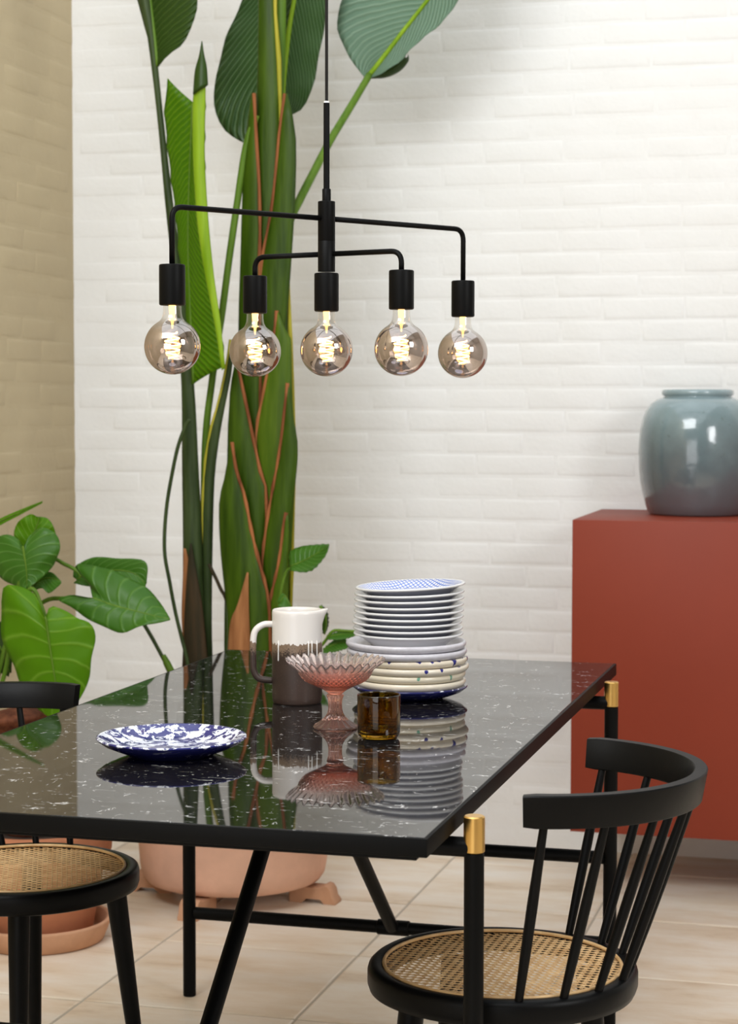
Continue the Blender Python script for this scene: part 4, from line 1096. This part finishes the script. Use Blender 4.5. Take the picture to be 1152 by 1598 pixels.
# --- left pot, saucer, broad leaved plant
QX, QY = -1.42, 0.085
sau = build('plant_saucer', lathe([(0, 0.0), (0.150, 0.0), (0.158, 0.004), (0.168, 0.028), (0.176, 0.050), (0.1755, 0.055), (0.170, 0.0565), (0.164, 0.053), (0.156, 0.022), (0.150, 0.013), (0, 0.012)], 72), M['terracotta_mid'], None)
sau.location = (QX, QY, 0); tag(sau, 'round terracotta saucer on the floor under the left hand pot', 'saucer')
alo = thing('potted_alocasia', 'broad heart leaved green plant in a terracotta pot at the left wall', 'plant', (QX, QY, 0.0125))
build('pot', lathe([(0, 0), (0.118, 0), (0.126, 0.004), (0.132, 0.02), (0.142, 0.08), (0.158, 0.17), (0.162, 0.195), (0.172, 0.20), (0.1775, 0.21), (0.182, 0.262), (0.179, 0.270), (0.170, 0.271), (0.164, 0.262), (0.150, 0.16), (0.12, 0.03), (0, 0.025)], 72), M['terracotta_dark'], alo)
build('soil', lathe([(0, 0.245), (0.1, 0.247), (0.163, 0.240), (0.160, 0.22), (0, 0.22)], 40), M['soil'], alo)
tk = [(QX-0.02, QY+0.02, 0.25), (QX-0.03, QY+0.015, 0.33), (QX-0.045, QY+0.01, 0.42), (QX-0.055, QY, 0.50), (QX-0.06, QY, 0.545), (QX-0.062, QY, 0.565)]
build('trunk', gtube(catmull(tk, 4), [0.055+0.022*math.sin(i*0.9)+0.01*(i/20) if i < 17 else 0.075*max(0.25, 1-((i-16)/4.5)**2) for i in range(21)], 16), M['stump'], alo, world=True)
def big_leaf(mat, label, Mi, Le, Ri, **k): return leaf(alo, mat, Mi, Le, Ri, rib=M['stalk_green'], rib_r=(0.0032, 0.0008), n=34, m=8, label=label, **k)
big_leaf(M['leaf_bright'], 'large drooping bright green heart shaped leaf in front',
   [(-1.359, 0.0, 0.802), (-1.356, 0.0, 0.796), (-1.355, 0.0, 0.789), (-1.352, 0.0, 0.767), (-1.344, 0.0, 0.714), (-1.334, 0.0, 0.653), (-1.325, 0.0, 0.592), (-1.322, 0.0, 0.55)],
   [(-1.359, 0.0, 0.802), (-1.406, 0.03, 0.855), (-1.469, 0.03, 0.873), (-1.485, 0.03, 0.845), (-1.488, 0.03, 0.806), (-1.484, 0.03, 0.746), (-1.456, 0.03, 0.677), (-1.435, 0.03, 0.627), (-1.392, 0.03, 0.573), (-1.312, -0.03, 0.552)],
   [(-1.355, 0.0, 0.802), (-1.352, 0.02, 0.825), (-1.319, 0.02, 0.815), (-1.286, 0.02, 0.799), (-1.252, 0.02, 0.788), (-1.241, 0.02, 0.753), (-1.249, 0.02, 0.7), (-1.258, 0.02, 0.655), (-1.276, 0.02, 0.61), (-1.304, -0.03, 0.552)], sag=0.05, ripple=0.004, rfreq=4)
big_leaf(M['leaf_mid'], 'heart shaped leaf standing out furthest to the right over the white wall',
   [(-1.295, 0.14, 0.833), (-1.285, 0.14, 0.83), (-1.275, 0.14, 0.827), (-1.238, 0.14, 0.816), (-1.18, 0.14, 0.804), (-1.13, 0.14, 0.794), (-1.096, 0.14, 0.788)],
   [(-1.302, 0.15, 0.835), (-1.325, 0.18, 0.866), (-1.349, 0.18, 0.888), (-1.359, 0.18, 0.91), (-1.335, 0.18, 0.913), (-1.308, 0.18, 0.911), (-1.251, 0.18, 0.895), (-1.18, 0.18, 0.864), (-1.137, 0.18, 0.824), (-1.096, 0.14, 0.789)],
   [(-1.298, 0.14, 0.83), (-1.313, 0.12, 0.838), (-1.348, 0.12, 0.843), (-1.38, 0.12, 0.83), (-1.338, 0.12, 0.809), (-1.295, 0.12, 0.782), (-1.248, 0.12, 0.763), (-1.208, 0.12, 0.755), (-1.154, 0.12, 0.774), (-1.096, 0.14, 0.786)], sag=0.05, ripple=0.003, rfreq=4)
big_leaf(M['leaf_mid'], 'darker leaf half hidden behind the right hand leaf',
   [(-1.382, 0.24, 0.868), (-1.347, 0.24, 0.884), (-1.279, 0.24, 0.894), (-1.228, 0.24, 0.887), (-1.198, 0.24, 0.861)], [(-1.392, 0.24, 0.875), (-1.385, 0.24, 0.901), (-1.337, 0.24, 0.925), (-1.275, 0.24, 0.924), (-1.199, 0.24, 0.918), (-1.196, 0.24, 0.864)], [(-1.382, 0.22, 0.861), (-1.339, 0.22, 0.854), (-1.271, 0.22, 0.856), (-1.22, 0.22, 0.853), (-1.191, 0.22, 0.857)], sag=0.03)
big_leaf(M['leaf_mid'], 'round leaf highest on the left, facing the camera',
   [(-1.452, 0.08, 0.962), (-1.45, 0.08, 0.953), (-1.449, 0.08, 0.944), (-1.445, 0.08, 0.919), (-1.442, 0.08, 0.888), (-1.443, 0.08, 0.86)],
   [(-1.453, 0.08, 0.962), (-1.478, 0.1, 0.979), (-1.508, 0.1, 0.988), (-1.543, 0.1, 0.968), (-1.547, 0.1, 0.923), (-1.527, 0.1, 0.887), (-1.496, 0.1, 0.868), (-1.44, 0.07, 0.859)],
   [(-1.448, 0.08, 0.962), (-1.441, 0.1, 0.989), (-1.41, 0.1, 1.007), (-1.377, 0.1, 0.992), (-1.363, 0.1, 0.96), (-1.374, 0.1, 0.931), (-1.396, 0.1, 0.898), (-1.435, 0.07, 0.861)], sag=0.06, ripple=0.003, rfreq=4)
big_leaf(M['leaf_bright'], 'frilled leaf upright behind the round leaf',
   [(-1.483, 0.16, 0.931), (-1.469, 0.16, 0.967), (-1.455, 0.16, 0.999), (-1.444, 0.16, 1.029)], [(-1.5, 0.16, 0.94), (-1.513, 0.16, 0.982), (-1.503, 0.16, 1.014), (-1.47, 0.16, 1.034), (-1.448, 0.16, 1.029)], [(-1.475, 0.18, 0.929), (-1.416, 0.18, 0.967), (-1.416, 0.18, 1.003), (-1.431, 0.18, 1.022), (-1.45, 0.18, 1.028)], sag=0.03, ripple=0.004, rfreq=3)
big_leaf(M['leaf_bright'], 'narrow blade shaped leaf pointing up to the right',
   [(-1.598, 0.15, 0.989), (-1.546, 0.15, 1.016), (-1.486, 0.15, 1.042), (-1.432, 0.15, 1.066)], [(-1.598, 0.15, 0.996), (-1.546, 0.15, 1.023), (-1.486, 0.15, 1.048), (-1.432, 0.15, 1.068)], [(-1.598, 0.15, 0.977), (-1.546, 0.15, 1.006), (-1.486, 0.15, 1.036), (-1.432, 0.15, 1.063)])
big_leaf(M['leaf_mid'], 'small leaf pointing right beneath the round leaf',
   [(-1.457, 0.14, 0.854), (-1.436, 0.14, 0.873), (-1.409, 0.14, 0.88), (-1.379, 0.14, 0.872)], [(-1.46, 0.14, 0.86), (-1.44, 0.14, 0.886), (-1.406, 0.14, 0.895), (-1.379, 0.14, 0.873)], [(-1.448, 0.12, 0.847), (-1.422, 0.12, 0.857), (-1.404, 0.12, 0.845), (-1.38, 0.12, 0.861), (-1.37, 0.12, 0.871)], sag=0.04)
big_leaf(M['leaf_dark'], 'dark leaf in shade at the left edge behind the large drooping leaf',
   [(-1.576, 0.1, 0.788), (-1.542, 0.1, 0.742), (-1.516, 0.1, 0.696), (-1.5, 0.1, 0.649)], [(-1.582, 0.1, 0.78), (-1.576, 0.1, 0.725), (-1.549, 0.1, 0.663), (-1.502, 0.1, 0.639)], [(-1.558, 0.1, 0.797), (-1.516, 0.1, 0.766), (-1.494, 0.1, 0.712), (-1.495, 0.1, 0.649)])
for pth, r in (([(-1.556, 0.09, 0.569), (-1.529, 0.09, 0.633), (-1.503, 0.09, 0.729), (-1.476, 0.09, 0.839), (-1.453, 0.09, 0.918), (-1.453, 0.09, 0.943)], 0.006), ([(-1.524, 0.06, 0.575), (-1.493, 0.06, 0.655), (-1.471, 0.06, 0.764), (-1.44, 0.06, 0.843), (-1.416, 0.06, 0.859), (-1.397, 0.06, 0.821), (-1.384, 0.06, 0.786)], 0.006),
               ([(-1.599, 0.16, 0.557), (-1.554, 0.16, 0.655), (-1.501, 0.16, 0.768), (-1.432, 0.16, 0.821), (-1.381, 0.16, 0.829), (-1.313, 0.16, 0.828), (-1.285, 0.16, 0.825)], 0.0055), ([(-1.591, 0.18, 0.57), (-1.529, 0.18, 0.733), (-1.467, 0.18, 0.895), (-1.423, 0.18, 0.924), (-1.389, 0.18, 0.912), (-1.357, 0.18, 0.897), (-1.342, 0.18, 0.882)], 0.005),
               ([(-1.585, 0.15, 0.575), (-1.514, 0.15, 0.769), (-1.478, 0.15, 0.881), (-1.468, 0.15, 0.96)], 0.005), ([(-1.575, 0.13, 0.57), (-1.522, 0.13, 0.723), (-1.47, 0.13, 0.836), (-1.449, 0.13, 0.858)], 0.004), ([(-1.625, 0.16, 0.556), (-1.622, 0.16, 0.877), (-1.603, 0.16, 0.985)], 0.004), ([(-1.595, 0.1, 0.566), (-1.587, 0.1, 0.725), (-1.572, 0.1, 0.785)], 0.004)):
    build('leaf_stalk', gtube(catmull(pth, 5), r, 8), M['stalk_green'], alo, world=True)
